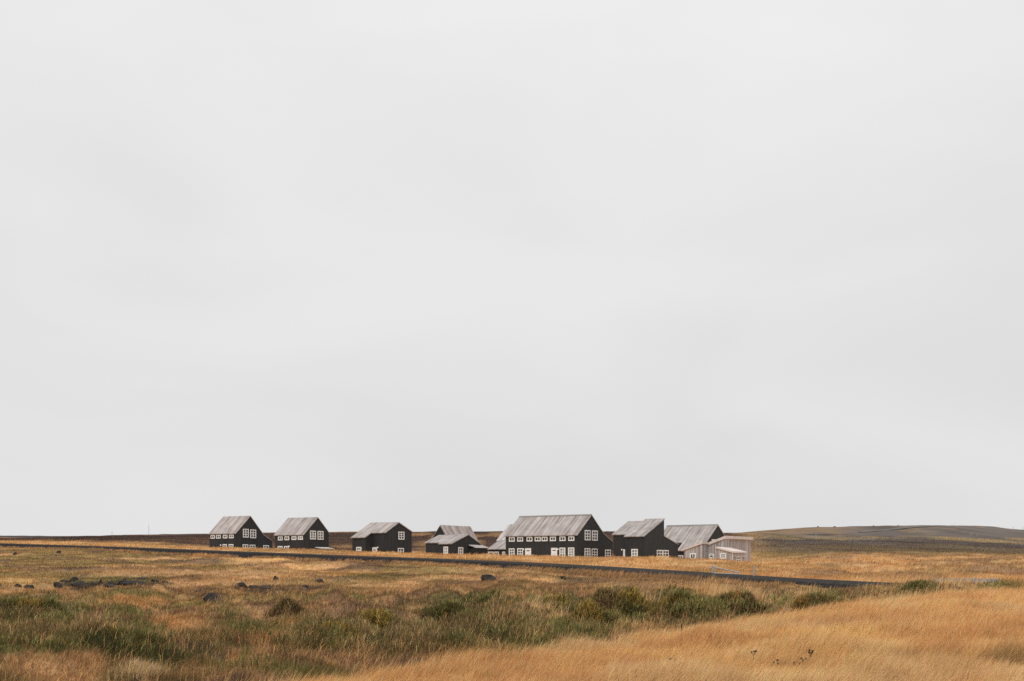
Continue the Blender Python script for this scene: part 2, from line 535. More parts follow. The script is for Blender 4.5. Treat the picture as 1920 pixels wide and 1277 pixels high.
# ------------------------------------------------------------------ mesh builder
class MB:
    def __init__(s): s.v, s.f = [], []

    def add(s, vs, fs):
        k = len(s.v); s.v += vs; s.f += [[i + k for i in f] for f in fs]

    def box(s, x0, y0, z0, x1, y1, z1):
        s.add([(x0, y0, z0), (x1, y0, z0), (x1, y1, z0), (x0, y1, z0), (x0, y0, z1), (x1, y0, z1), (x1, y1, z1), (x0, y1, z1)],
              [[0, 3, 2, 1], [4, 5, 6, 7], [0, 1, 5, 4], [1, 2, 6, 5], [2, 3, 7, 6], [3, 0, 4, 7]])

    def prism(s, poly, a0, a1, axis):
        """poly in (y,z) swept along x when axis='x'; in (x,z) swept along y when axis='y'"""
        n = len(poly)
        P = (lambda p, a: (a, p[0], p[1])) if axis == 'x' else (lambda p, a: (p[0], a, p[1]))
        s.add([P(p, a0) for p in poly] + [P(p, a1) for p in poly],
              [list(range(n))[::-1], list(range(n, 2 * n))] + [[i, (i + 1) % n, n + (i + 1) % n, n + i] for i in range(n)])

    def tube(s, pts, r, n=6):
        import mathutils
        rings = []
        for k, p in enumerate(pts):
            p = mathutils.Vector(p)
            d = mathutils.Vector(pts[min(k + 1, len(pts) - 1)]) - mathutils.Vector(pts[max(k - 1, 0)])
            q = d.to_track_quat('Z', 'Y')
            rr = r[k] if isinstance(r, (list, tuple)) else r
            rings.append([tuple(p + q @ mathutils.Vector((rr * math.cos(2 * math.pi * i / n), rr * math.sin(2 * math.pi * i / n), 0))) for i in range(n)])
        vs = sum(rings, [])
        fs = [[k * n + i, k * n + (i + 1) % n, (k + 1) * n + (i + 1) % n, (k + 1) * n + i] for k in range(len(pts) - 1) for i in range(n)]
        fs += [list(range(n))[::-1], [(len(pts) - 1) * n + i for i in range(n)]]
        s.add(vs, fs)

    def build(s, name, m, parent=None):
        import bmesh
        me = bpy.data.meshes.new(name)
        me.from_pydata(s.v, [], s.f)
        bm = bmesh.new(); bm.from_mesh(me)
        bmesh.ops.recalc_face_normals(bm, faces=bm.faces)
        bm.to_mesh(me); bm.free()
        me.materials.append(m)
        o = bpy.data.objects.new(name, me)
        COL.objects.link(o)
        if parent: o.parent = parent
        return o


def empty(name, loc, rz=0.0):
    o = bpy.data.objects.new(name, None)
    COL.objects.link(o)
    o.location = loc
    o.rotation_euler = (0, 0, rz)
    o.empty_display_size = 0.5
    return o


class House:
    """local x runs along the long front to the near corner, local y along the gable away from the viewer"""
    def __init__(s, name, label, cat, cu, D, theta, vbase, group=None, radius=None):
        th = math.radians(theta)
        s.ex = np.array([math.cos(th), -math.sin(th)]); s.ey = np.array([math.sin(th), math.cos(th)])
        s.P = np.array([(cu - UC) / F * D, D])
        s.z0 = (EV - vbase) / F * D
        s.root = empty(name, (s.P[0], s.P[1], s.z0 + EYE), -th)
        tag(s.root, label, cat, group)

    def plot(s, x, y, r):
        q = s.P + s.ex * x + s.ey * y
        PLOTS.append((q[0], q[1], r, s.z0 - 0.05))

    def _hit(s, u, v, n, off):
        r = np.array([(u - UC) / F, 1.0])
        k = (s.P @ n + off) / (r @ n)
        q = k * r - s.P
        return q @ s.ex, q @ s.ey, k * (EV - v) / F - s.z0

    def fac(s, u, v, y=0.0):
        x, _, z = s._hit(u, v, s.ey, y); return x, z

    def gab(s, u, v, x=0.0):
        _, y, z = s._hit(u, v, s.ex, x); return y, z

    def window(s, face, px, cols=2, rows=2, off=0.0, height=None, pale=False, name="window", casing=0.20, bar=0.13):
        u0, v0, u1, v1 = px
        fn = s.fac if face == 'f' else s.gab
        a0, zt = fn(u0, v0, off); a1, zt2 = fn(u1, v0, off)
        zt = (zt + zt2) / 2
        zb = zt - height if height else (fn((u0 + u1) / 2, v1, off)[1])
        w = a1 - a0
        k = min(casing, w * 0.19)
        kk = min(casing, (zt - zb) * 0.24)
        m, g = MB(), MB()

        def bx(mb, p0, q0, p1, q1, d0, d1):
            if face == 'f': mb.box(p0, off - d1, q0, p1, off - d0, q1)
            else: mb.box(off + d0, p0, q0, off + d1, p1, q1)
        bx(m, a0, zb, a0 + k, zt, -0.05, 0.09)
        bx(m, a1 - k, zb, a1, zt, -0.05, 0.09)
        bx(m, a0 + k, zt - kk, a1 - k, zt, -0.05, 0.088)
        bx(m, a0 + k, zb, a1 - k, zb + kk, -0.05, 0.088)
        b = bar * (1 if face == 'f' else 1.5)
        iw = (a1 - a0 - 2 * k)
        for c in range(1, cols):
            p = a0 + k + iw * c / cols
            bb = b * 2.6 if (cols == 4 and c == 2) else b
            bx(m, p - bb / 2, zb + kk, p + bb / 2, zt - kk, -0.04, 0.06)
        ih = (zt - zb - 2 * kk)
        for r in range(1, rows):
            q = zb + kk + ih * r / rows
            bx(m, a0 + k, q - bar / 2, a1 - k, q + bar / 2, -0.04, 0.055)
        bx(g, a0 + k * 0.9, zb + kk * 0.9, a1 - k * 0.9, zt - kk * 0.9, -0.06, 0.015)
        o = m.build(name, M['white'], s.root)
        g.build("pane", M['glass_pale'] if pale else M['glass'], o)
        return o

    def door(s, face, px, off=0.0, height=2.15, light=(0.22, 0.78, 0.14, 0.30), fan=False):
        u0, v0, u1, _ = px
        fn = s.fac if face == 'f' else s.gab
        a0, zt = fn(u0, v0, off); a1, _z = fn(u1, v0, off)
        zb = zt - height
        w = a1 - a0
        m, g, h = MB(), MB(), MB()

        def bx(mb, p0, q0, p1, q1, d0, d1):
            if face == 'f': mb.box(p0, off - d1, q0, p1, off - d0, q1)
            else: mb.box(off + d0, p0, q0, off + d1, p1, q1)
        bx(m, a0, zb, a1, zt, -0.05, 0.05)
        bx(m, a0, zb, a0 + 0.10, zt, 0.05, 0.09); bx(m, a1 - 0.10, zb, a1, zt, 0.05, 0.09)
        bx(m, a0 + 0.10, zt - 0.10, a1 - 0.10, zt, 0.05, 0.088)
        for q in (0.38, 0.66):
            bx(m, a0 + 0.2, zb + q * height - 0.28, a1 - 0.2, zb + q * height - 0.24, 0.05, 0.065)
        o = m.build("door", M['white'], s.root)
        if fan:
            c = (a0 + a1) / 2; R = w * 0.26; zq = zt - 0.62
            pts = [(c + R * math.cos(t), zq + R * math.sin(t)) for t in np.linspace(0, math.pi, 11)]
            g.prism(pts, off - 0.058, off - 0.03, 'y') if face == 'f' else g.prism(pts, off + 0.03, off + 0.058, 'x')
        else:
            bx(g, a0 + w * light[0], zt - height * light[3], a0 + w * light[1], zt - height * light[2], 0.03, 0.056)
        g.build("pane", M['glass'], o)
        bx(h, a1 - 0.24, zb + 1.0, a1 - 0.14, zb + 1.04, 0.05, 0.11)
        h.build("handle", M['metal'], o)
        return o

    def lamp(s, face, u, v, off=0.0):
        fn = s.fac if face == 'f' else s.gab
        a, z = fn(u, v, off)
        m = MB()
        if face == 'f':
            m.box(a - 0.05, off - 0.22, z - 0.04, a + 0.05, off + 0.02, z + 0.04)
            m.tube([(a, off - 0.2, z + 0.16), (a, off - 0.2, z + 0.05), (a, off - 0.2, z - 0.16)], [0.06, 0.15, 0.17], 8)
        else:
            m.box(off - 0.02, a - 0.05, z - 0.04, off + 0.22, a + 0.05, z + 0.04)
            m.tube([(off + 0.2, a, z + 0.16), (off + 0.2, a, z + 0.05), (off + 0.2, a, z - 0.16)], [0.06, 0.15, 0.17], 8)
        return m.build("wall_lamp", M['white'], s.root)


def slope_roof(mb, pts, a0, a1, axis='x', th=0.16, over0=0.35, over1=0.35, lift=0.0):
    """a roof of constant thickness along the profile pts, its ends drawn out past the eaves"""
    p = [np.array(q, float) for q in pts]
    d0 = (p[0] - p[1]) / np.linalg.norm(p[0] - p[1]); p[0] = p[0] + d0 * over0
    d1 = (p[-1] - p[-2]) / np.linalg.norm(p[-1] - p[-2]); p[-1] = p[-1] + d1 * over1
    lowp = [(q[0], q[1] - 0.02 + lift) for q in p]
    up = [(q[0], q[1] + th + lift) for q in p]
    mb.prism(lowp + up[::-1], a0, a1, axis)


BASE = -1.6
# ================================================================== HOUSES
GH = "black houses of the settlement"
# ---- big two-storey house
h = House("black_house", "largest two-storey black house with a row of eight small upper windows", "house", 1082.8, 245, 33, 1050, GH)
L_, _ = h.fac(948.1, 1003)
ez = h.gab(1082.8, 1002.3)[1]
ap = h.gab(1108.7, 966.3); kk = h.gab(1130.6, 999.8); kz = kk[1]
lt = h.gab(1148.6, 1016.0)
m = MB(); m.prism([(0, BASE), (0, ez), ap, kk, lt, (lt[0], BASE)], L_, 0, 'x'); m.build("wall", M['black'], h.root)
m = MB(); slope_roof(m, [(0, ez), ap, kk], L_ - 0.25, 0.12, over1=0.0)
r = m.build("roof", M['roof'], h.root)
m = MB(); slope_roof(m, [kk, lt], L_ + 2, 0.10, over0=0, over1=0.2, th=0.12, lift=-0.03); m.build("lean_to_roof", M['roof_c'], h.root)
m = MB(); m.prism([(ap[0] - 0.3, ap[1] - 0.02), (ap[0], ap[1] + 0.27), (ap[0] + 0.3, ap[1] - 0.02)], L_ - 0.27, 0.10, 'x'); m.build("ridge_cap", M['timber'], h.root)
for a, b in ((954.6, 965.4), (970.2, 981), (987.6, 998.6), (1002.9, 1014), (1016, 1026.8), (1031.3, 1042.5), (1049.4, 1060.6), (1065.9, 1077)):
    vt = 1007.2 - 1.5 * (a - 954.6) / 111.3
    h.window('f', (a, vt, b, vt + 8.4), 2, 1)
for a, b, pl in ((954.4, 965, 0), (970.2, 981, 0), (1049.2, 1060.2, 1), (1065.4, 1077, 1)):
    vt = 1028.3 - 1.6 * (a - 954.4) / 111
    h.window('f', (a, vt, b, 0), 2, 3, height=1.9, pale=bool(pl))
for a, b in ((984.9, 996), (1033.7, 1045)):
    h.door('f', (a, 1028 - 0.7 * (a - 984.9) / 49, b, 0), light=(0.24, 0.76, 0.20, 0.30))
h.lamp('f', 982.6, 1030.0); h.lamp('f', 1047, 1029.8)
h.window('g', (1096.2, 994.0, 1106.6, 1013.2), 2, 3); h.window('g', (1109.8, 994.9, 1120.1, 1013.7), 2, 3)
h.window('g', (1095.9, 1028.0, 1106.4, 0), 2, 3, height=2.0, pale=True); h.window('g', (1109.4, 1028.8, 1119.8, 0), 2, 3, height=2.0)
h.window('g', (1134.4, 1030.8, 1144.8, 0), 2, 3, height=2.0)
h.plot(-8, 4, 16)

# ---- first house from the left
h = House("black_house", "leftmost black house with a lean-to sloping down on its right side", "house", 442.5, 288, 30, 1032.5, GH)
L_, _ = h.fac(392.8, 1000)
ez = h.gab(442.5, 999.3)[1]; ap = h.gab(469, 968.2); kk = h.gab(493.3, 1002.2); lt = h.gab(510.3, 1014.5)
m = MB(); m.prism([(0, BASE), (0, ez), ap, kk, lt, (lt[0], BASE)], L_, 0, 'x'); m.build("wall", M['black'], h.root)
m = MB(); slope_roof(m, [(0, ez), ap, kk], L_ - 0.15, 0.12, over1=0.0); m.build("roof", M['roof_b'], h.root)
m = MB(); slope_roof(m, [kk, lt], L_ + 1.5, 0.10, over0=0, over1=0.15, th=0.12, lift=-0.03); m.build("lean_to_roof", M['roof_c'], h.root)
for a, b in ((395.2, 403.3), (405.7, 414.1), (418.3, 426.6), (429.8, 438.3)):
    vt = 1003.2 - 0.9 * (a - 395) / 40
    h.window('f', (a, vt, b, vt + 6.8), 2, 1)
for a, b in ((417.8, 425.6), (429.3, 437.8)):
    h.window('f', (a, 1020.4, b, 0), 2, 3, height=1.9)
h.lamp('f', 414.8, 1022)
for a, b, vt in ((455.4, 465.9, 991.8), (469, 479.8, 993)):
    h.window('g', (a, vt, b, vt + 16), 2, 3)
for a, b, vt in ((454.7, 464.9, 1020.7), (468, 478.4, 1021.4), (493.3, 503.8, 1022.4)):
    h.window('g', (a, vt, b, 0), 2, 3, height=2.0)
h.plot(-5, 4, 12)

# ---- second house from the left
h = House("black_house", "second black house from the left, plain steep gable without a lean-to", "house", 570, 270, 29, 1036, GH)
L_, _ = h.fac(515.8, 1003)
ez = h.gab(570, 1001.8)[1]; ap = h.gab(595.6, 970.9); kk = h.gab(616.4, 999.2)
m = MB(); m.prism([(0, BASE), (0, ez), ap, kk, (kk[0], BASE)], L_, 0, 'x'); m.build("wall", M['black'], h.root)
m = MB(); slope_roof(m, [(0, ez), ap, kk], L_ - 0.22, 0.12, over1=0.25); m.build("roof", M['roof'], h.root)
for a, b in ((521.6, 530.2), (533.8, 542.5), (547.1, 556), (558.9, 568.1)):
    vt = 1006.0 - 1.2 * (a - 521) / 40
    h.window('f', (a, vt, b, vt + 7.2), 2, 1, pale=(a > 545))
for a, b in ((521, 530), (533, 541.5)):
    h.window('f', (a, 1024, b, 0), 2, 3, height=1.9)
h.lamp('f', 543.2, 1024.4)
for a, b, vt in ((581.1, 591.9, 995.1), (595.2, 606.1, 995.7)):
    h.window('g', (a, vt, b, vt + 16.3), 2, 3, pale=True)
h.plot(-5, 4, 12)

# ---- low shed roof beside the second house
h = House("low_shed", "low shed with a flat grey roof beside the second black house", "shed", 604, 250, 29, 1034, None)
x0 = h.fac(590.5, 1026.5)[0]
y1 = h.gab(628, 1029.5)[0]
zt = h.gab(606, 1027.8)[1]
m = MB(); m.box(x0 + 0.2, 0.15, BASE, -0.2, y1 - 0.2, zt - 0.2); m.build("wall", M['black'], h.root)
m = MB(); m.prism([(x0, zt + 0.1), (x0, zt + 0.25), (0, zt - 0.05), (0, zt - 0.2)], 0, y1, 'y'); m.build("roof", M['roof_pale'], h.root)

# ---- third house, with a projecting left wing
h = House("black_house", "third black house from the left, long shallow roof and a wing stepping forward", "house", 723.5, 268, 34, 1043, GH)
xr = h.fac(697.3, 1010)[0]
p_ = h.gab(685.6, 1006, xr)[0]
L_, wz = h.fac(660.5, 1007.6, p_)
ez = h.gab(723.5, 998.4)[1]; ap = h.gab(747.4, 980.3); kk = h.gab(772, 997.2)
sl = (ap[1] - ez) / ap[0]
m = MB(); m.prism([(0, BASE), (0, ez), ap, kk, (kk[0], BASE)], L_, 0, 'x')
m.build("wall", M['black'], h.root)
m = MB(); m.prism([(p_, BASE), (p_, ez + sl * p_), (0.4, ez + sl * 0.4), (0.4, BASE)], L_ + 0.004, xr, 'x')
m.build("wing_wall", M['black'], h.root)
m = MB(); slope_roof(m, [(0, ez), ap, kk], xr + 0.1, 0.12, over0=0.3, over1=0.3)
slope_roof(m, [(p_, ez + sl * p_), ap, kk], L_ - 0.2, xr + 0.15, over0=0.35, over1=0.3, lift=0.07)
m.build("roof", M['roof_b'], h.root)
h.window('f', (668.3, 1025.6, 677.8, 0), 2, 2, off=p_, height=1.6, pale=True)
h.door('f', (698.3, 1026.2, 707, 0), light=(0.25, 0.75, 0.24, 0.36))
h.lamp('f', 709.3, 1026.4)
h.window('g', (746.8, 997, 757.7, 1011.8), 2, 3); h.window('g', (746, 1027.6, 756.8, 0), 2, 3, height=2.0)
h.plot(-5, 4, 13)

# ---- barn behind the fourth house
h = House("black_barn", "black barn whose ridge turns away to the right behind the low black house", "barn", 840.5, 285, 33, 1036, GH)
er = (0.0, h.fac(840.5, 1014)[1]); ap = h.fac(825.6, 985.5); el_ = h.fac(809, 1013)
yl = h.gab(896, 1010)[0]
m = MB(); m.prism([(el_[0], BASE), el_, ap, er, (0, BASE)], 0, yl, 'y'); m.build("wall", M['black'], h.root)
m = MB(); slope_roof(m, [el_, ap, er], -0.1, yl + 0.2, 'y', over0=0.1, over1=0.3); m.build("roof", M['roof_y'], h.root)
h.plot(-3, 6, 14)

# ---- fourth house: low, two white french windows, flat-roofed lean-to
h = House("black_house", "low black house with two tall white french windows in front of the barn", "house", 847.3, 256, 33, 1046, GH)
xr = h.fac(823.5, 1019)[0]
r_ = 1.0
L_, _ = h.fac(798.4, 1017, r_)
ez = h.gab(847.3, 1019.9)[1]; ap = h.gab(877.7, 1003.4); kk = h.gab(908, 1026)
sl = (ap[1] - ez) / ap[0]
m = MB(); m.prism([(0, BASE), (0, ez), ap, kk, (kk[0], BASE)], xr, 0, 'x'); m.build("wall", M['black'], h.root)
m = MB(); m.prism([(r_, BASE), (r_, ez + sl * r_), ap, (kk[0] - 0.1, kk[1]), (kk[0] - 0.1, BASE)], L_, xr + 0.2, 'x'); m.build("wing_wall", M['black'], h.root)
m = MB(); slope_roof(m, [(0, ez), ap, kk], xr - 0.15, 0.12, over0=0.3, over1=0.2, lift=0.05)
slope_roof(m, [(r_, ez + sl * r_), ap, kk], L_ - 0.2, xr, over0=0.25, over1=0.2)
m.build("roof", M['roof_c'], h.root)
h.window('f', (832, 1025, 840.3, 0), 2, 3, height=2.2, pale=True)
h.window('g', (859, 1026.2, 868, 0), 2, 3, height=2.2, pale=True)
d_ = 1.7
ya, za = h.gab(891, 1027.2, d_); yb, zb_ = h.gab(915, 1029.4, d_)
m = MB(); m.box(0.02, ya + 0.1, BASE, d_ - 0.1, yb - 0.05, za - 0.05); m.build("lean_to_wall", M['black'], h.root)
m = MB(); m.prism([(0.03, za + 0.55), (0.03, za + 0.70), (d_ + 0.15, za + 0.1), (d_ + 0.15, za - 0.02)], ya - 0.1, yb + 0.15, 'y'); m.build("lean_to_roof", M['roof_pale'], h.root)
h.plot(-4, 5, 12)

# ---- fifth house, mostly behind the large one
h = House("black_house", "black house mostly hidden behind the left end of the largest house, pale steep roof", "house", 985, 272, 33, 1044, GH)
L_, ez = h.fac(933.5, 1013.2)
xq = h.fac(952.5, 984.5, 5.0)
ap = (5.0, xq[1])
m = MB(); m.prism([(0, BASE), (0, ez), ap, (10, ez), (10, BASE)], L_, 0, 'x'); m.build("wall", M['black'], h.root)
m = MB(); slope_roof(m, [(0, ez), ap, (10, ez)], L_ - 0.3, 0.2); m.build("roof", M['roof_pale'], h.root)
p_ = -4.6
xl, lz = h.fac(915.5, 1029.6, p_)
zt = h.fac(936, 1015.0)[1]
m = MB(); m.prism([(p_, BASE), (p_, lz), (0.2, zt), (0.2, BASE)], xl + 0.1, -0.3, 'x'); m.build("front_wing_wall", M['black'], h.root)
m = MB(); slope_roof(m, [(p_, lz), (-0.02, zt)], xl - 0.2, -0.2, over0=0.35, over1=0); m.build("front_wing_roof", M['roof'], h.root)
for a, b in ((915.6, 925.9), (927.3, 935.6), (941.8, 947.4)):
    h.window('f', (a, 1034.4, b, 0), 2, 2, off=p_, height=1.5)
h.plot(-10, 3, 14)

# ---- sixth house: half gable with a tall straight back wall
h = House("black_house", "black house with one-sided roof ending in a sheer wall, right of the largest house", "house", 1207.5, 238, 33, 1049, GH)
ez = h.gab(1207.5, 1005.9)[1]
ap = h.gab(1245.2, 974.4); b2 = h.gab(1245.2, 1005.6); b3 = h.gab(1271.5, 1021.5)
xr = h.fac(1172, 1006)[0]
r_ = 1.3
L_, _ = h.fac(1150, 998, r_)
sl = (ap[1] - ez) / ap[0]
m = MB(); m.prism([(0, BASE), (0, ez), ap, b2, b3, (b3[0], BASE)], xr, 0, 'x'); m.build("wall", M['black'], h.root)
t2 = ap[0] - 1.0
m = MB(); m.prism([(r_, BASE), (r_, ez + sl * r_), (t2, ez + sl * t2), (t2, BASE)], L_, xr + 0.2, 'x'); m.build("wing_wall", M['black'], h.root)
m = MB(); slope_roof(m, [(0, ez), ap], xr - 0.15, 0.12, over0=0.3, over1=0.15, lift=0.06)
slope_roof(m, [(r_, ez + sl * r_), (t2, ez + sl * t2)], L_ - 0.25, xr, over0=0.25, over1=0.15)
m.build("roof", M['roof_c'], h.root)
m = MB(); slope_roof(m, [b2, b3], xr + 1, 0.1, over0=0, over1=0.2, th=0.12); m.build("lean_to_roof", M['roof'], h.root)
h.door('f', (1168.6, 1030, 1180, 0), off=r_, light=(0.3, 0.7, 0.2, 0.3))
h.lamp('f', 1166.8, 1030.6, off=r_)
h.window('f', (1184.1, 1029.5, 1196.1, 0), 2, 3, height=2.0, pale=True)
h.window('g', (1231.4, 1031.4, 1253.2, 1044.4), 4, 2)
h.plot(-4, 5, 12)

# ---- seventh: long barn behind the cabin
h = House("black_barn", "long black barn with a wide weathered roof behind the pale wooden cabin", "barn", 1314, 254, 33, 1050, GH)
ez = h.gab(1314, 1032.2)[1]
ap = h.gab(1345.5, 985.2)
sl = (ap[1] - ez) / ap[0]
x2, e2 = h.fac(1281, 1019.4, 3.2)
xr = h.fac(1271, 1031.5)[0]
r_ = 3.0
L_ = h.fac(1228, 1010, r_)[0]
ky = ap[0] + 5.5; kz = ap[1] - sl * 5.5
m = MB(); m.prism([(0, BASE), (0, ez), ap, (ky, kz), (ky, BASE)], xr, 0, 'x'); m.build("wall", M['black'], h.root)
m = MB(); m.prism([(r_, BASE), (r_, ez + sl * r_), ap, (ky - .1, kz), (ky - .1, BASE)], L_, xr + 0.2, 'x'); m.build("wing_wall", M['black'], h.root)
m = MB(); slope_roof(m, [(0, ez), ap, (ky, kz)], xr - 0.1, 0.15, over0=0.3, over1=0.2, lift=0.05)
slope_roof(m, [(r_, ez + sl * r_), ap, (ky, kz)], L_, xr, over0=0.3, over1=0.2)
m.build("roof", M['roof'], h.root)
m = MB(); m.prism([(ap[0] - 0.3, ap[1] + 0.03), (ap[0], ap[1] + 0.28), (ap[0] + 0.3, ap[1] + 0.03)], L_, 0.13, 'x'); m.build("ridge_cap", M['timber'], h.root)
h.window('g', (1334.2, 1011.4, 1343.4, 0), 2, 2, height=1.4)
h.window('f', (1270.2, 1041.3, 1281.3, 0), 2, 2, height=1.5)
h.plot(-8, 5, 14)

# ---- pale wooden cabin
h = House("wooden_cabin", "pale unpainted wooden cabin at the right end with sloping fascias and a porch", "cabin", 1315, 226, 33, 1056)
WD, FA = M['wood'], M['fascia']
x0, z0 = h.fac(1282.7, 1031.5); _, z1 = h.fac(1315, 1020.3)
y1 = h.gab(1327.2, 1020)[0]
m = MB(); m.prism([(x0, BASE), (x0, z0), (0, z1), (0, BASE)], 0, y1 + 4, 'y'); m.build("left_wing_wall", WD, h.root)
m = MB(); slope_roof(m, [(x0, z0), (0, z1)], -0.22, y1 + 4, 'y', th=0.3, over0=0.55, over1=0.3); m.build("left_wing_roof", FA, h.root)
m = MB(); m.box(-0.14, -0.05, BASE, 0.05, 0.14, z1 - 0.05); m.build("corner_trim", FA, h.root)
xa, za = h.fac(1327.5, 1022.5, y1); xb, zb_ = h.fac(1357, 1011.0, y1)
y2 = h.gab(1407.3, 1011, xb)[0]
sl = (zb_ - za) / (xb - xa)
xs = xa - 2.0
m = MB(); m.prism([(xs, BASE), (xs, za + sl * (xs - xa)), (xb, zb_), (xb, BASE)], y1, y2, 'y'); m.build("right_wing_wall", WD, h.root)
m = MB(); slope_roof(m, [(xs, za + sl * (xs - xa)), (xb, zb_)], y1 - 0.25, y2 + 0.3, 'y', th=0.5, over0=0.2, over1=0.5); m.build("right_wing_roof", FA, h.root)
yp = h.gab(1342, 1027, xb)[0]
xd, zd = h.fac(1374, 1036.2, yp)
_, zc = h.fac(1342, 1028.0, yp)
yq = h.gab(1397.5, 1037, xd)[0]
m = MB(); m.prism([(xb + 0.01, BASE), (xb + 0.01, zc), (xd, zd), (xd, BASE)], yp, yq, 'y'); m.build("porch_wall", WD, h.root)
m = MB(); slope_roof(m, [(xb + 0.012, zc), (xd, zd)], yp - 0.2, yq + 0.35, 'y', th=0.28, over0=0.0, over1=0.15); m.build("porch_roof", FA, h.root)
m = MB(); m.box(xd - 0.12, yp - 0.04, BASE, xd + 0.04, yp + 0.12, zd - 0.04); m.build("corner_trim", FA, h.root)
m = MB(); m.box(xd + 0.05, yp + 0.4, zd - 0.75, xd + 0.2, yq - 0.3, zd - 0.66); m.build("porch_ledge", FA, h.root)
h.window('f', (1293.9, 1037.4, 1304.7, 0), 2, 1, height=1.2)
h.window('f', (1350.6, 1037.2, 1361, 1047.4), 2, 2, off=yp)
h.window('g', (1380.6, 1043.3, 1389, 0), 2, 2, off=xd, height=1.2)
h.door('f', (1329, 1038.2, 1339.4, 0), off=y1, fan=True)
h.plot(2, 4, 12)


# ================================================================== colours of the land (real vegetation colours)
def C(*a): return np.array(a, float)


STRAW, GOLD, RUST, PALE = C(.67, .385, .16), C(.71, .43, .18), C(.53, .265, .105), C(.74, .53, .29)
GREEN, DKGREEN, OLIVE, BROWN, DKBROWN = C(.16, .145, .05), C(.085, .082, .034), C(.30, .20, .085), C(.20, .118, .07), C(.085, .058, .047)
TAN = C(.47, .28, .135)
GREYHILL = C(.14, .12, .108)


def lerp(a, b, t):
    return a + (b - a) * t[..., None]


# patches where another plant cover grows: (u, v, half width, half height, colour, strength)
PATCH = [
    (70, 1165, 150, 42, DKGREEN, .75), (30, 1190, 90, 22, GREEN, .6), (75, 1125, 40, 9, DKGREEN, .8), (160, 1190, 60, 18, GREEN, .45),
    (270, 1205, 80, 24, DKGREEN, .75), (140, 1215, 50, 14, DKGREEN, .5), (350, 1225, 60, 16, DKGREEN, .55), (420, 1208, 80, 12, DKGREEN, .45),
    (610, 1195, 70, 26, DKGREEN, .55), (560, 1225, 70, 14, BROWN, .5), (430, 1150, 60, 10, BROWN, .4), (540, 1135, 26, 11, DKBROWN, .6),
    (235, 1145, 80, 12, BROWN, .55), (330, 1160, 60, 12, RUST, .4), (250, 1120, 60, 8, RUST, .4),
    (430, 1250, 80, 13, GREEN, .7), (520, 1245, 60, 10, GREEN, .6), (160, 1268, 30, 8, GREEN, .5), (90, 1250, 90, 24, TAN, .7), (270, 1262, 60, 10, PALE, .5),
    (820, 1165, 90, 45, DKGREEN, .6), (740, 1195, 70, 30, DKGREEN, .5), (900, 1140, 80, 26, DKGREEN, .85), (930, 1180, 50, 26, DKGREEN, .6), (1045, 1135, 60, 18, DKGREEN, .7),
    (1100, 1160, 60, 26, DKGREEN, .8), (1160, 1130, 60, 28, DKGREEN, .85), (1050, 1190, 80, 14, GREEN, .45), (870, 1215, 70, 18, OLIVE, .5),
    (1270, 1125, 50, 22, DKGREEN, .8), (1290, 1150, 60, 14, DKGREEN, .7), (1375, 1115, 34, 18, BROWN, .5), (1390, 1135, 50, 18, DKGREEN, .6), (1330, 1110, 26, 14, RUST, .5),
    (1545, 1115, 34, 16, DKGREEN, .6), (1700, 1108, 40, 7, DKGREEN, .55), (1720, 1103, 30, 5, DKBROWN, .3), (1880, 1104, 60, 8, OLIVE, .8), (1830, 1110, 60, 6, DKGREEN, .4),
    (150, 1095, 60, 9, DKBROWN, .85), (245, 1094, 60, 8, DKBROWN, .85), (465, 1103, 45, 4, DKBROWN, .7), (1470, 1125, 60, 14, PALE, .3), (1885, 1255, 50, 18, OLIVE, .55), (1640, 1262, 70, 14, OLIVE, .5), (1490, 1268, 60, 8, BROWN, .35), (1760, 1240, 40, 12, RUST, .5), (1350, 1205, 90, 8, RUST, .35), (1600, 1185, 110, 9, RUST, .35), (1900, 1190, 40, 20, RUST, .35),
    (690, 1088, 70, 10, GREEN, .35), (590, 1090, 60, 8, OLIVE, .6), (830, 1093, 60, 5, DKBROWN, .35), (1060, 1108, 50, 5, BROWN, .5), (660, 1130, 40, 12, BROWN, .5), (740, 1120, 40, 8, BROWN, .35),
    (180, 1087, 120, 9, GREEN, .5), (60, 1082, 90, 10, OLIVE, .5), (225, 1055, 40, 5, DKBROWN, .35), (330, 1064, 30, 4, DKBROWN, .45), (270, 1063, 40, 4, BROWN, .4), (110, 1036, 40, 4, OLIVE, .5), (90, 1043, 30, 3, DKBROWN, .3),
    (260, 1074, 130, 7, TAN, .6), (480, 1075, 120, 8, TAN, .6),
    (1610, 1052, 120, 8, RUST, .25), (1520, 1045, 60, 4, BROWN, .35),
]


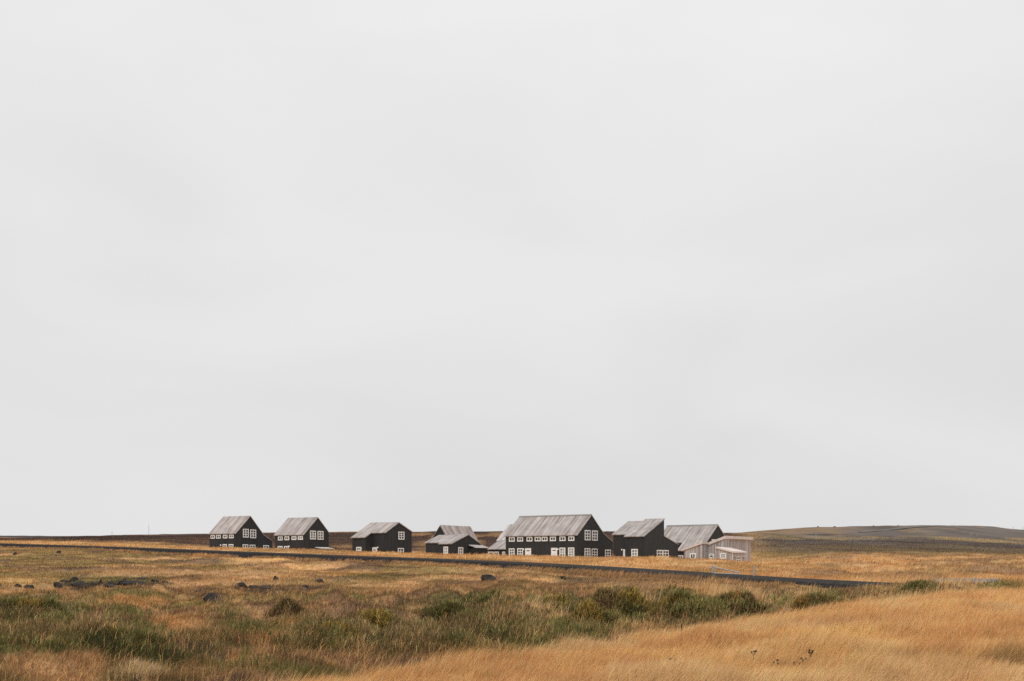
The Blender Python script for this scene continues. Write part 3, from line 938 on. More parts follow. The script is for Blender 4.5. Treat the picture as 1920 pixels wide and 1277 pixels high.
def land_colour(X, Y, z, blade=False):
    u, v = uv(X, Y, z)
    n1 = fbm(X * 0.22, Y * 0.16, 21, 4); n2 = fbm(X * 0.7, Y * 0.6, 22, 4); n3 = fbm(X * 2.1, Y * 2.1, 23, 3)
    d, _ = road_d(X, Y)
    eY = edge_y(X, Y)
    # bank of tall dry grass
    bank = lerp(np.broadcast_to(STRAW, X.shape + (3,)), GOLD, sstep(.4, .62, n1))
    bank = lerp(bank, RUST, sstep(.50, .68, n2) * .6)
    bank = lerp(bank, PALE, sstep(.5, .72, fbm(X * 0.5, Y * 0.35, 31, 3)) * .5)
    bank = lerp(bank, OLIVE, sstep(.66, .8, n3) * .35)
    # hummocks in the dip
    hum = lerp(np.broadcast_to(TAN * .8, X.shape + (3,)), OLIVE * .7, sstep(.35, .6, n2))
    hum = lerp(hum, BROWN, sstep(.5, .68, fbm(X * 0.5, Y * 0.5, 33, 3)) * .7)
    hum = lerp(hum, GREEN, sstep(.52, .7, fbm(X * 0.35, Y * 0.3, 34, 3)) * .5)
    hum = lerp(hum, DKBROWN * 1.3, sstep(.56, .7, fbm(X * 0.9, Y * 0.8, 44, 3)) * .6)
    hum = lerp(hum, STRAW, sstep(.6, .72, n3) * .4)
    # meadow up to the road
    mea = lerp(np.broadcast_to(TAN, X.shape + (3,)), OLIVE * .95, sstep(.38, .62, fbm(X * 0.07, Y * 0.05, 35, 4)))
    mea = lerp(mea, STRAW * .92, sstep(.5, .68, fbm(X * 0.12, Y * 0.05, 36, 3)) * .65)
    mea = lerp(mea, BROWN, sstep(.56, .72, n1) * .6)
    mea = lerp(mea, GREEN * 1.2, sstep(.6, .75, fbm(X * 0.2, Y * 0.12, 37, 3)) * .35)
    mea = lerp(mea, mea * .62, sstep(.48, .7, n3) * .7)
    mea = lerp(mea, DKBROWN * 1.5, sstep(.56, .68, fbm(X * 0.16, Y * 0.07, 40, 4)) * .6)
    mea = mea * (0.48 + 1.06 * fbm(X * 0.22, Y * 0.12, 45, 4))[..., None]
    # orange grass beyond the road
    ora = lerp(np.broadcast_to(C(.54, .31, .135), X.shape + (3,)), RUST, sstep(.45, .68, fbm(X * 0.14, Y * 0.10, 38, 4)) * .4)
    ora = lerp(ora, OLIVE, sstep(.52, .7, fbm(X * 0.10, Y * 0.08, 39, 3)) * .6)
    ora = lerp(ora, BROWN, sstep(.6, .75, n2) * .45)
    ora = lerp(ora, PALE * .95, sstep(.5, .7, fbm(X * 0.3, Y * 0.12, 43, 3)) * .4)
    rgt = sstep(1420, 1560, u) * sstep(85, 110, Y)
    ora = lerp(ora, BROWN * 1.15, rgt * sstep(.47, .62, fbm(X * 0.22, Y * 0.12, 46, 4)) * .75)
    # heath on the rise behind the houses
    hea = lerp(np.broadcast_to(DKBROWN, X.shape + (3,)), BROWN, sstep(.52, .74, fbm(X * 0.05, Y * 0.02, 51, 4)) * .45)
    hea = lerp(hea, TAN * .8, sstep(.62, .74, fbm(X * 0.045, Y * 0.018, 52, 4)) * .6)
    # hill on the right: bands of scree, yellow grass and dark heath
    w_ = (fbm(X * 0.015, Y * 0.006, 53, 4) - .5)
    vv = v + w_ * 16 + (fbm(X * 0.05, Y * 0.02, 54, 4) - .5) * 17 - (u - 1640) * 0.018
    hil = np.broadcast_to(GREYHILL, X.shape + (3,))
    hil = lerp(hil, C(.22, .15, .098), sstep(1680, 1480, u) * sstep(1001, 998, v) * .8)
    hil = lerp(hil, C(.062, .052, .05), sstep(997, 1001, vv) * (1 - sstep(1003, 1006, vv)) * sstep(1700, 1560, u) * .8)
    hil = lerp(hil, C(.29, .207, .105), (.4 + .65 * sstep(.42, .58, fbm(X * 0.05, Y * 0.02, 58, 3))) * sstep(1002, 1006, vv) * (1 - sstep(1010, 1014, vv)) * .9)
    hil = lerp(hil, C(.115, .091, .078), sstep(1009, 1015, vv) * .9)
    hil = lerp(hil, C(.185, .134, .08), sstep(1018, 1029, vv) * .9)
    hil = lerp(hil, C(.28, .185, .085), sstep(1032, 1040, vv) * .8)
    hil = hil * (0.62 + 0.76 * fbm(X * 0.10, Y * 0.03, 55, 5))[..., None]
    hil = lerp(hil, C(.27, .19, .11), sstep(.60, .68, fbm(X * 0.12, Y * 0.035, 57, 4)) * .5 * (v < 1004))
    col = lerp(bank, hum, sstep(-.6, 1.2, Y - eY))
    col = lerp(col, mea, sstep(46, 60, Y + (n1 - .5) * 14))
    col = lerp(col, ora, sstep(1.0, 4.0, d) * (d < 90) * 1.0)
    Yr = np.interp(UC + F * X / np.clip(Y, 8, 1e4), _ru, _rY)
    col = lerp(col, ora, sstep(12, 20, Y - Yr) * (Y > 60))
    right = sstep(1355, 1460, u)
    Yh = 288 + (n1 - .5) * 60 + (fbm(X * 0.02, Y * 0.02, 56, 3) - .5) * 50 + sstep(400, 0, u) * 75
    hb = sstep(0, 45, Y - Yh) * (1 - right)
    col = lerp(col, hea, hb)
    col = lerp(col, C(.085, .075, .073), sstep(450, 600, Y) * sstep(450, 250, u))
    col = lerp(col, hil, right * sstep(225, 300, Y))
    patch_ok = (Y < 260)
    for (pu, pv, a, b, c, s) in PATCH:
        if 1110 < pv < 1262 and pu < 1460: pv, b, a, s = pv + 9, b * 1.25, a * 1.1, min(1.0, s * 1.15)
        q = ((u - pu) / a) ** 2 + ((v - pv) / b) ** 2
        k = np.clip(1.4 - q + (n2 - .5) * 2.4 + (n3 - .5) * 1.6, 0, 1) * min(1.0, s * 1.2) * patch_ok
        col = lerp(col, c, k)
    return np.clip(col, 0.01, 0.9)


GPX, GPY = 35.5, 92.0
PLOTS.append((GPX, GPY, 10.0, None))      # even ground under the gravel

# ================================================================== ground sheet
cu_ = np.concatenate([np.linspace(-4200, -300, 60)[:-1], np.arange(-300, 2221, 5.0), np.linspace(2220, 6200, 60)[1:]])
ry_ = np.concatenate([np.linspace(-60, 11, 12), np.exp(np.arange(math.log(11.6), math.log(62), 0.0075)), np.exp(np.arange(math.log(62.5), math.log(760), 0.0125)),
                      np.exp(np.linspace(math.log(800), math.log(4000), 14))])
S = (cu_ - UC) / F
GX = S[None, :] * np.maximum(ry_, 11.0)[:, None]
GY = np.repeat(ry_[:, None], len(cu_), 1)
GZ = np.where(GY < 12, -1.65, ground_z(GX, np.maximum(GY, 10)))
GC = land_colour(GX, np.maximum(GY, 10), GZ)
d_road, _ = road_d(GX, GY)
nr, nc = GX.shape


def fast_mesh(name, co, loops, starts, m, colours=None, smooth=False):
    me = bpy.data.meshes.new(name)
    me.vertices.add(len(co)); me.vertices.foreach_set("co", co.astype(np.float32).ravel())
    me.loops.add(len(loops)); me.loops.foreach_set("vertex_index", loops.astype(np.int32).ravel())
    me.polygons.add(len(starts)); me.polygons.foreach_set("loop_start", starts.astype(np.int32))
    if smooth: me.polygons.foreach_set("use_smooth", np.ones(len(starts), bool))
    me.update(calc_edges=True)
    if colours is not None:
        at = me.attributes.new("tone", 'FLOAT_COLOR', 'POINT')
        cc = np.ones((len(co), 4), np.float32); cc[:, :3] = colours
        at.data.foreach_set("color", cc.ravel())
    me.materials.append(m)
    o = bpy.data.objects.new(name, me)
    COL.objects.link(o)
    return o


idx = np.arange(nr * nc).reshape(nr, nc)
q = np.stack([idx[:-1, :-1], idx[:-1, 1:], idx[1:, 1:], idx[1:, :-1]], -1).reshape(-1, 4)
g = fast_mesh("ground", np.stack([GX, GY, GZ + EYE], -1).reshape(-1, 3), q.ravel(), np.arange(len(q)) * 4, M['ground'], GC.reshape(-1, 3), True)
tag(g, kind="structure")

# ---- road on its low embankment of black gravel
prof = [(-2.6, -1.25), (-1.2, -0.62), (-0.35, -0.10), (0.0, 0.0), (1.8, 0.05), (3.6, 0.0), (4.0, -0.12), (5.4, -0.7)]
vv_, ff_ = [], []
for i in range(len(RX)):
    wob = 0.25 * (fbm(np.array([i * 0.4]), np.array([3.0]), 77, 2)[0] - .5)
    for k, (a, b) in enumerate(prof):
        jit = (wob if k in (2, 3) else 0) + (0.5 * (fbm(np.array([i * 0.9]), np.array([k * 3.1]), 78, 2)[0] - .5) if k < 2 else 0)
        vv_.append((RX[i] + RNX[i] * (a + jit), RY[i] + RNY[i] * (a + jit), RZ[i] + b + EYE))
n_ = len(prof)
for i in range(len(RX) - 1):
    for k in range(n_ - 1):
        ff_.append([i * n_ + k, (i + 1) * n_ + k, (i + 1) * n_ + k + 1, i * n_ + k + 1])
m = MB(); m.add(vv_, ff_)
rd = m.build("road", M['road']); tag(rd, kind="structure")
rd.data.materials.append(M['bank'])
for k, p in enumerate(rd.data.polygons):
    p.material_index = 1 if k % (n_ - 1) < 2 else 0


def ground_patch(name, outline, m, lift, kind="structure", n=14):
    """a thin sheet laid on the ground inside a ring of ground points"""
    pts = outline
    c = np.mean([p[:2] for p in pts], 0)
    vs, fs = [], []
    R = 6
    for r_i in range(R + 1):
        for p in pts:
            x, y = c + (np.array(p[:2]) - c) * (r_i / R)
            vs.append((x, y, float(ground_z(np.array([x]), np.array([y]))[0]) + EYE + lift))
    k = len(pts)
    for r_i in range(R):
        for i in range(k):
            fs.append([r_i * k + i, r_i * k + (i + 1) % k, (r_i + 1) * k + (i + 1) % k, (r_i + 1) * k + i])
    mb = MB(); mb.add(vs, fs)
    o = mb.build(name, m)
    if kind: o["kind"] = kind
    return o


ring = [(GPX + 2.7 * math.cos(a) * (1 + .14 * math.sin(3 * a + 1)) + 8.0 * math.sin(a) * .385, GPY + 8.0 * math.sin(a) * (1 + .12 * math.cos(2 * a))) for a in np.linspace(0, 2 * math.pi, 33)[:-1]]
ground_patch("gravel_patch", ring, M['pull'], 0.05)
# pale track over the hill
tp = [hit(u, v, 300, 760) for u, v in ((1612, 999), (1640, 996), (1670, 993.2), (1700, 990.4), (1722, 988.4), (1745, 986.9))]
vs, fs = [], []
for i, p in enumerate(tp):
    for s in (-1.6, 1.6):
        x, y = p[0], p[1] + s * 2.2
        vs.append((x, y, float(ground_z(np.array([x]), np.array([y]))[0]) + EYE + 0.25))
for i in range(len(tp) - 1): fs.append([2 * i, 2 * i + 2, 2 * i + 3, 2 * i + 1])
m = MB(); m.add(vs, fs); tag(m.build("path", M['track']), kind="structure")


# ================================================================== grass
def blades(name, X, Y, Z, H, WD, LX, LY, colr, m=None, yaw=None, top=0.15):
    n = len(X)
    yaw = RNG.uniform(0, np.pi, n) if yaw is None else yaw
    wx, wy = np.cos(yaw) * WD / 2, np.sin(yaw) * WD / 2
    co = np.empty((n, 5, 3))
    b = np.stack([X, Y, Z - 0.03], -1)
    mid = np.stack([X + LX * .34, Y + LY * .34, Z + H * .58], -1)
    tip = np.stack([X + LX, Y + LY, Z + H * (1 - top * RNG.random(n))], -1)
    wv = np.stack([wx, wy, np.zeros(n)], -1)
    co[:, 0] = b - wv; co[:, 1] = b + wv
    co[:, 2] = mid - wv * .8; co[:, 3] = mid + wv * .8
    co[:, 4] = tip
    co[:, :, 2] += EYE
    base = (np.arange(n) * 5)[:, None]
    loops = (base + np.array([0, 1, 3, 2, 2, 3, 4])).ravel()
    starts = ((np.arange(n) * 7)[:, None] + np.array([0, 4])).ravel()
    return fast_mesh(name, co.reshape(-1, 3), loops, starts, m or M['grass'], np.repeat(colr, 5, 0))


def scatter(n, y0, y1, u0=-260, u1=2180):
    e = int(n * .16)                      # a thinner margin beyond both sides
    u = np.concatenate([RNG.uniform(u0, u1, n), RNG.uniform(u0 - 600, u0, e // 2), RNG.uniform(u1, u1 + 600, e - e // 2)])
    n = len(u)
    Y = np.exp(RNG.uniform(math.log(y0), math.log(y1), n))
    return (u - UC) / F * Y, Y


def vary(c, amt=0.22, hue=0.05):
    n = len(c)
    k = np.exp(RNG.normal(0, amt, n))[:, None]
    return np.clip(c * k * np.exp(RNG.normal(0, hue, (n, 3))), 0.01, 0.85)


def wind(X, Y, s):
    return s * (0.55 + 0.9 * fbm(X * 0.35, Y * 0.25, 61, 3))


# tall dry grass of the near bank
X, Y = scatter(1000000, 12.4, 46, -160, 2080)
keep = Y < edge_y(X, Y) + RNG.normal(0, .25, len(Y))
X, Y = X[keep], Y[keep]
Z = ground_z(X, Y)
hgt = (0.16 + 0.24 * RNG.random(len(X)) ** 1.5) * (0.35 + 1.3 * fbm(X * 0.8, Y * 0.7, 62, 4))
cl = land_colour(X, Y, Z) * (.78 + .62 * fbm(X * 1.6, Y * 1.2, 98, 3))[:, None]
cl = vary(cl, .18)
pk = RNG.random(len(X))
cl[pk < .10] = vary(np.broadcast_to(PALE, (int((pk < .10).sum()), 3)), .12)
cl[(pk > .10) & (pk < .16)] = vary(np.broadcast_to(RUST * .8, (int(((pk > .10) & (pk < .16)).sum()), 3)), .2)
cl[(pk > .16) & (pk < .19)] = vary(np.broadcast_to(OLIVE, (int(((pk > .16) & (pk < .19)).sum()), 3)), .2)
ln = wind(X, Y, 0.36) * hgt
o = blades("dry_grass", X, Y, Z, hgt, 0.0030 + 0.00020 * Y, ln + RNG.normal(0, .17, len(X)) * hgt, RNG.normal(0, .22, len(X)) * hgt, cl)
tag(o, "tall orange dry grass leaning in the wind over the near bank", "grass", kind="stuff")

# rough hummock grass in the dip
X, Y = scatter(900000, 14, 58, -160, 2080)
keep = (Y > edge_y(X, Y) - .3)
X, Y = X[keep], Y[keep]
Z = ground_z(X, Y)
clump = fbm(X * 0.8, Y * 0.7, 63, 3)
hgt = (0.05 + 0.13 * RNG.random(len(X)) ** 1.6) * (0.5 + 1.1 * clump)
cl = vary(land_colour(X, Y, Z), .28, .07)
pk = RNG.random(len(X))
k = pk < .03 + .12 * sstep(.5, .7, fbm(X * 0.5, Y * 0.5, 64, 3))
cl[k] = vary(np.broadcast_to(STRAW * .95, (int(k.sum()), 3)), .2)
hgt[k] *= 1.7
ln = wind(X, Y, 0.28) * hgt
o = blades("hummock_grass", X, Y, Z, hgt, 0.004 + 0.00026 * Y, ln + RNG.normal(0, .38, len(X)) * hgt, RNG.normal(0, .38, len(X)) * hgt, cl)
tag(o, "rough green and brown hummock grass in the dip beyond the bank", "grass", kind="stuff")

# tall tan stems standing in front of the dark bushes and along the ragged edge of the bank
cx = [((u - UC) / F * y, y, sx, sy, n, hh) for u, y, sx, sy, n, hh in (  # a few loose stands
    (1005, 31, 0.45, 1.0, 700, .85), (975, 29.5, .5, 1.0, 450, .6), (1045, 32, .40, .9, 450, .6), (930, 27, .8, 1.0, 450, .4), (1228, 36, .4, 1.2, 800, .75), (1335, 39, .4, 1.5, 600, .65),
    (1375, 42, .5, 1.2, 350, .6), (800, 26, .8, 1.2, 500, .35), (1130, 31, .4, .8, 200, .5), (1460, 39, 1.0, 1.5, 1000, .5), (560, 24, 1.0, 1.4, 350, .28), (660, 27, .7, 1.2, 300, .28),
    (480, 22, 1.0, 1.2, 350, .25), (320, 34, 1.2, 2.0, 400, .28), (150, 30, 1.2, 2.0, 350, .26), (430, 31, 1.2, 1.5, 400, .28), (1100, 24.5, 1.4, .8, 700, .3), (1250, 28, 1.6, .8, 700, .35), (1620, 40, 1.6, 1.2, 1500, .5), (1780, 47, 2.0, 1.5, 1500, .5))]
X = np.concatenate([RNG.normal(c[0], c[2], c[4]) for c in cx]); Y = np.concatenate([RNG.normal(c[1], c[3], c[4]) for c in cx])
hgt = np.concatenate([c[5] * RNG.uniform(.45, 1.0, c[4]) for c in cx])
Z = ground_z(X, Y)
cl = vary(lerp(np.broadcast_to(STRAW, (len(X), 3)), PALE, RNG.random(len(X)) * .8), .22)
Xe, Ye = scatter(60000, 13, 50, 400, 2080)
de = Ye - edge_y(Xe, Ye)
ke = (de > -1.2) & (de < .9) & (RNG.random(len(Xe)) < .75 * fbm(Xe * 1.2, Ye * 1.2, 85, 3))
X, Y = np.concatenate([X, Xe[ke]]), np.concatenate([Y, Ye[ke]])
hgt = np.concatenate([hgt, RNG.uniform(.18, .48, int(ke.sum()))])
Z = ground_z(X, Y)
cl = vary(lerp(np.broadcast_to(STRAW, (len(X), 3)), PALE, RNG.random(len(X)) * .8), .22)
o = blades("tall_grass", X, Y, Z, hgt, 0.004 + 0.00022 * Y, wind(X, Y, .28) * hgt + RNG.normal(0, .12, len(X)) * hgt, RNG.normal(0, .15, len(X)) * hgt, cl)
tag(o, "tall tan grass stems standing in front of the dark bushes", "grass", kind="stuff")

# meadow up to the road
X, Y = scatter(600000, 48, 340, -200, 2100)
d, _ = road_d(X, Y)
Yr = np.interp(UC + F * X / Y, _ru, _rY)
keep = (Y < Yr + 1) & (d < -1.5) & (RNG.random(len(X)) < 0.35 + 0.9 * fbm(X * 0.3, Y * 0.2, 65, 3))
X, Y = X[keep], Y[keep]
Z = ground_z(X, Y)
hgt = (0.07 + 0.18 * RNG.random(len(X)) ** 1.6) * (0.5 + 1.0 * fbm(X * 0.4, Y * 0.25, 66, 3))
cl = vary(land_colour(X, Y, Z), .26, .06)
ln = wind(X, Y, 0.5) * hgt
o = blades("meadow_grass", X, Y, Z, hgt, 0.007 + 0.00032 * Y, ln, RNG.normal(0, .3, len(X)) * hgt, cl)
tag(o, "short tan and olive grass of the open meadow below the road", "grass", kind="stuff")

# orange grass between the road and the houses, thinning into the heath
X, Y = scatter(520000, 58, 480, -200, 2100)
d, _ = road_d(X, Y)
Yr = np.interp(UC + F * X / Y, _ru, _rY)
keep = (Y > Yr) & (d > 4.3) & (RNG.random(len(X)) < 0.35 + 0.9 * fbm(X * 0.2, Y * 0.14, 67, 3))
for (px, py, r, pz) in PLOTS[:-1]:
    keep &= np.hypot(X - px, Y - py) > r * 0.95
keep &= ~((((X - GPX - (Y - GPY) * .385) / 2.9) ** 2 + ((Y - GPY + 3) / 12) ** 2) < 1)
X, Y = X[keep], Y[keep]
Z = ground_z(X, Y)
hgt = (0.18 + 0.30 * RNG.random(len(X)) ** 1.5) * (0.5 + 1.0 * fbm(X * 0.25, Y * 0.18, 68, 3))
cl = vary(land_colour(X, Y, Z), .24, .05)
ln = wind(X, Y, 0.5) * hgt
o = blades("moor_grass", X, Y, Z, hgt, 0.008 + 0.00032 * Y, ln, RNG.normal(0, .3, len(X)) * hgt, cl)
tag(o, "orange moor grass between the road and the houses", "grass", kind="stuff")

# fringe of grass hanging over the foot of the road bank
t = RNG.uniform(0, len(RX) - 1.001, 60000)
i = t.astype(int); f = t - i
off = -RNG.uniform(1.6, 4.2, len(t))
X = RX[i] * (1 - f) + RX[i + 1] * f + RNX[i] * off
Y = RY[i] * (1 - f) + RY[i + 1] * f + RNY[i] * off
keep = (fbm(X * 0.35, Y * 0.3, 69, 3) > .46 + .04 * sstep(100, 80, Y)) & (Y < 420)
X, Y = X[keep], Y[keep]
Z = ground_z(X, Y)
hgt = (0.2 + 0.6 * RNG.random(len(X)) ** 2.2) * (1 - .35 * sstep(100, 80, Y))
cl = vary(lerp(land_colour(X, Y, Z), TAN, np.full(len(X), .5)), .25)
o = blades("roadside_grass", X, Y, Z, hgt, 0.012 + 0.00036 * Y, wind(X, Y, .4) * hgt, RNG.normal(0, .3, len(X)) * hgt, cl)
tag(o, "thin tufts of tan grass along the foot of the black road bank", "grass", kind="stuff")


# ================================================================== bushes
def bush(u, v, vb, wpx, label, tone, seed, cat="bush"):
    """a low willow-like mound: stems and thousands of narrow leaves"""
    rg = np.random.default_rng(seed)
    Xc, Y, zc = hit(u, vb, 45 if u > 1650 else 15, 75)
    a = wpx * Y / F
    hh = max(0.3, (vb - v) * Y / F - .05)
    root = empty("bush", (Xc, Y, zc + EYE))
    tag(root, label, cat, "dark bushes in the dip")
    a *= 1.5
    n = 11000
    th = rg.uniform(0, 2 * np.pi, n); r = rg.random(n) ** .62
    x = r * np.cos(th) * a; y = r * np.sin(th) * a * .7
    dome = np.clip(1 - r ** 1.8, 0, 1) ** 1.5 * (0.30 + 1.25 * fbm(x * 3.6 / a + seed, y * 3.6 / a, 71, 4))
    gz = ground_z(x + Xc, y + Y) - zc
    z = gz * (1 - dome * .6) + dome * hh * (1 - 0.85 * rg.random(n) ** 1.3) - .03
    ll = rg.uniform(.08, .22, n) * (.7 + .6 * rg.random(n)); ww = rg.uniform(.006, .013, n) * (0.5 + Y / 60)
    yaw = rg.uniform(0, 2 * np.pi, n)
    tilt = rg.uniform(.05, 1.2, n)
    dx, dy, dz = np.cos(yaw) * np.sin(tilt) + .15 + x / a * .3, np.sin(yaw) * np.sin(tilt), np.cos(tilt)
    wx, wy = -np.sin(yaw) * ww, np.cos(yaw) * ww
    co = np.empty((n, 4, 3)); c = np.stack([x, y, z], -1); dv = np.stack([dx, dy, dz], -1) * ll[:, None]
    wv = np.stack([wx, wy, np.zeros(n)], -1)
    co[:, 0] = c; co[:, 1] = c + dv * .45 - wv; co[:, 2] = c + dv; co[:, 3] = c + dv * .45 + wv
    base = np.asarray(tone)[None, :] * np.exp(rg.normal(0, .38, (n, 1))) * np.exp(rg.normal(0, .08, (n, 3)))
    mixb = (fbm(x * 1.5 + seed, y * 1.5, 72, 3) > .56)
    base[mixb] = base[mixb] * np.array([1.7, 1.35, 1.1])
    st = rg.random(n) < .12 + .5 * r ** 2.0
    base[st] = land_colour(x + Xc, y + Y, gz + zc)[st] * rg.uniform(.7, 1.1, (int(st.sum()), 1))
    o = fast_mesh("foliage", co.reshape(-1, 3), np.arange(n * 4), np.arange(n) * 4, M['bushleaf'], np.repeat(np.clip(base, .01, .8), 4, 0))
    o.parent = root
    mb = MB()
    for k in range(14):
        t_ = rg.uniform(0, 2 * math.pi); rr = rg.uniform(.1, .7)
        e = (math.cos(t_) * rr * a, math.sin(t_) * rr * a * .7)
        hz = hh * .75 * math.sqrt(1 - rr * rr)
        mb.tube([(e[0] * .25, e[1] * .25, -.1), (e[0] * .7, e[1] * .7, hz * .6), (e[0], e[1], hz)], [.02, .014, .006], 5)
    mb.build("stem", M['stalk'], root)
    return root


DG = (.205, .18, .066); DB = (.24, .17, .076); MG = (.22, .20, .07)
for args in [
    (842, 1132, 1168, 44, "dark green bush left of the twin mounds, lowest of the big row", DG, 1),
    (925, 1113, 1158, 46, "tall dark green bush forming the left of the twin mounds above the tan tuft", DG, 2),
    (1040, 1117, 1155, 46, "dark bush forming the right of the twin mounds behind the tall tan tuft", DG, 3),
    (1100, 1132, 1172, 44, "dark bush in the low saddle between the twin mounds and the highest bush", DG, 4),
    (1138, 1107, 1150, 38, "brownish left half of the highest green bush below the large house", DB, 5),
    (1186, 1103, 1152, 38, "bright green right half of the highest bush below the large house", MG, 6),
    (1270, 1107, 1146, 38, "dark green bush with white flowers growing in front of it", DG, 7),
    (1385, 1103, 1140, 38, "reddish brown bush below the grey gate post", DB, 8),
    (1545, 1111, 1136, 38, "small round dark bush alone at the edge of the orange bank", DG, 9),
    (60, 1119, 1146, 46, "dark green bush nearest the left edge of the meadow", DG, 10),
    (255, 1184, 1222, 50, "dark green bush in the lower left with paler grass below it", DG, 11),
    (535, 1124, 1148, 24, "small round dark brown bush standing alone left of centre", DB, 12),
    (625, 1169, 1200, 44, "wide dark green bush left of the twin mounds and lower in the dip", DG, 13),
    (715, 1149, 1184, 40, "mid green bush between the wide low bush and the twin mounds", MG, 14),
    (1712, 1103, 1112, 34, "small dark green bush leaning by the road bend at the right", DG, 15),
    (1885, 1096, 1110, 50, "olive brown bush at the far right end of the bank", (.27, .19, .085), 16),
]:
    bush(*args)


# low scrub running between and below the bushes as one uneven green band
SPOTS = [(1230, 1146, 60, 16), (1335, 1140, 60, 16), (1465, 1132, 55, 11), (980, 1155, 60, 24), (1110, 1152, 75, 26), (1600, 1126, 60, 6), (840, 1166, 70, 28), (905, 1152, 70, 28), (880, 1185, 60, 26), (960, 1175, 50, 30), (1040, 1148, 55, 16), (1105, 1160, 75, 34), (1165, 1146, 65, 28), (1150, 1178, 60, 18), (1050, 1195, 60, 10), (760, 1190, 60, 28),
         (1275, 1138, 50, 22), (1300, 1155, 60, 14), (1395, 1136, 40, 16), (1545, 1126, 30, 9), (700, 1178, 50, 26), (620, 1190, 65, 28), (75, 1160, 95, 38), (20, 1185, 50, 30), (180, 1180, 60, 18), (270, 1208, 75, 26),
         (80, 1128, 45, 12), (370, 1215, 60, 16), (450, 1195, 50, 12), (130, 1212, 50, 14), (540, 1140, 30, 12), (430, 1155, 40, 8), (240, 1150, 60, 9), (1715, 1112, 50, 5), (1880, 1110, 55, 5), (690, 1135, 40, 9), (560, 1215, 50, 12), (460, 1247, 60, 10), (840, 1215, 40, 8)]
X, Y = scatter(520000, 15, 60, -60, 1980)
Z = ground_z(X, Y)
u, v = uv(X, Y, Z)
nn = fbm(X * 0.7, Y * 0.6, 81, 4); nf = fbm(X * 2.2, Y * 2.0, 82, 3)
dens = np.zeros(len(X))
for (pu, pv, a, b) in SPOTS:
    q = ((u - pu) / a) ** 2 + ((v - pv - 8) / b) ** 2
    dens = np.maximum(dens, np.clip((1.25 if pu > 780 else .80) - q + (nn - .5) * (2.6 if pu > 780 else 4.2) + (nf - .5) * 1.6, 0, 1))
keep = (RNG.random(len(X)) < dens) & (Y > edge_y(X, Y) + .6)
X, Y, Z, nn, nf, dens, v, u = (q[keep] for q in (X, Y, Z, nn, nf, dens, v, u))
mound = np.clip((nn - .36) * 2.4, 0, 1) * (0.12 + 0.06 * sstep(780, 900, u)) * dens + domes(X, Y, 2.0, 95, .66) * dens * (.30 + .12 * sstep(780, 900, u)) + domes(X, Y, .8, 99, .66) * dens * .16
Z = Z + mound * (1 - .45 * RNG.random(len(X)) ** 2)
hgt = 0.04 + 0.11 * RNG.random(len(X)) ** 1.6
cl = lerp(np.broadcast_to(C(*DG) * .72, (len(X), 3)), C(.17, .150, .058), sstep(.46, .62, nf) * .7)
cl = lerp(cl, C(.20, .13, .065), sstep(.46, .60, fbm(X * 0.55, Y * 0.5, 83, 3)) * .8)
cl = cl * (.85 + 1.15 * fbm(X * .9, Y * .8, 84, 4))[:, None]
cl = lerp(cl, C(.19, .21, .06), sstep(1225, 1250, v) * .6)
cl = cl * (.7 + .5 * domes(X, Y, 1.1, 97))[:, None]
cl = vary(cl, .32, .07)
pk = RNG.random(len(X)) < .05
cl[pk] = vary(np.broadcast_to(TAN, (int(pk.sum()), 3)), .2)
o = blades("low_scrub", X, Y, Z, hgt, 0.006 + 0.00034 * Y, wind(X, Y, .25) * hgt + RNG.normal(0, .6, len(X)) * hgt, RNG.normal(0, .6, len(X)) * hgt, cl, M['bushleaf'])
tag(o, "low uneven green scrub spreading between the bushes in the dip", "scrub", kind="stuff")


# ================================================================== rocks
def rock(u, v, w, hgt, label, seed, group="dark lava rocks in the meadow"):
    import bmesh, mathutils
    X, Y, z = hit(u, v, 30, 330)
    r = w * Y / F / 2 * 1.2; hz = hgt * Y / F * 1.2
    bm = bmesh.new()
    bmesh.ops.create_icosphere(bm, subdivisions=3, radius=1.0)
    rg = random.Random(seed)
    cuts = [(mathutils.Vector((rg.uniform(-1, 1), rg.uniform(-1, 1), rg.uniform(-.3, 1))).normalized(), rg.uniform(.42, .80)) for _ in range(12)]
    off = mathutils.Vector((seed * 3.7, seed * 1.3, 0))
    for vtx in bm.verts:
        p = vtx.co.copy()
        for n_, d_ in cuts:
            e = p.dot(n_) - d_
            if e > 0: p -= n_ * e * .9
        nn = mathutils.noise.fractal(p * 1.6 + off, 0.6, 2.0, 4)
        p *= 1 + .24 * nn
        vtx.co = (p.x * r * 1.15, p.y * r * 1.0, p.z * hz * .85 + hz * .14)
    me = bpy.data.meshes.new("rock")
    bm.to_mesh(me); bm.free()
    me.materials.append(M['rock'])
    o = bpy.data.objects.new("rock", me)
    COL.objects.link(o)
    o.location = (X, Y, z + EYE)
    o.rotation_euler = (0, 0, 0)
    return tag(o, label, "rock", group)


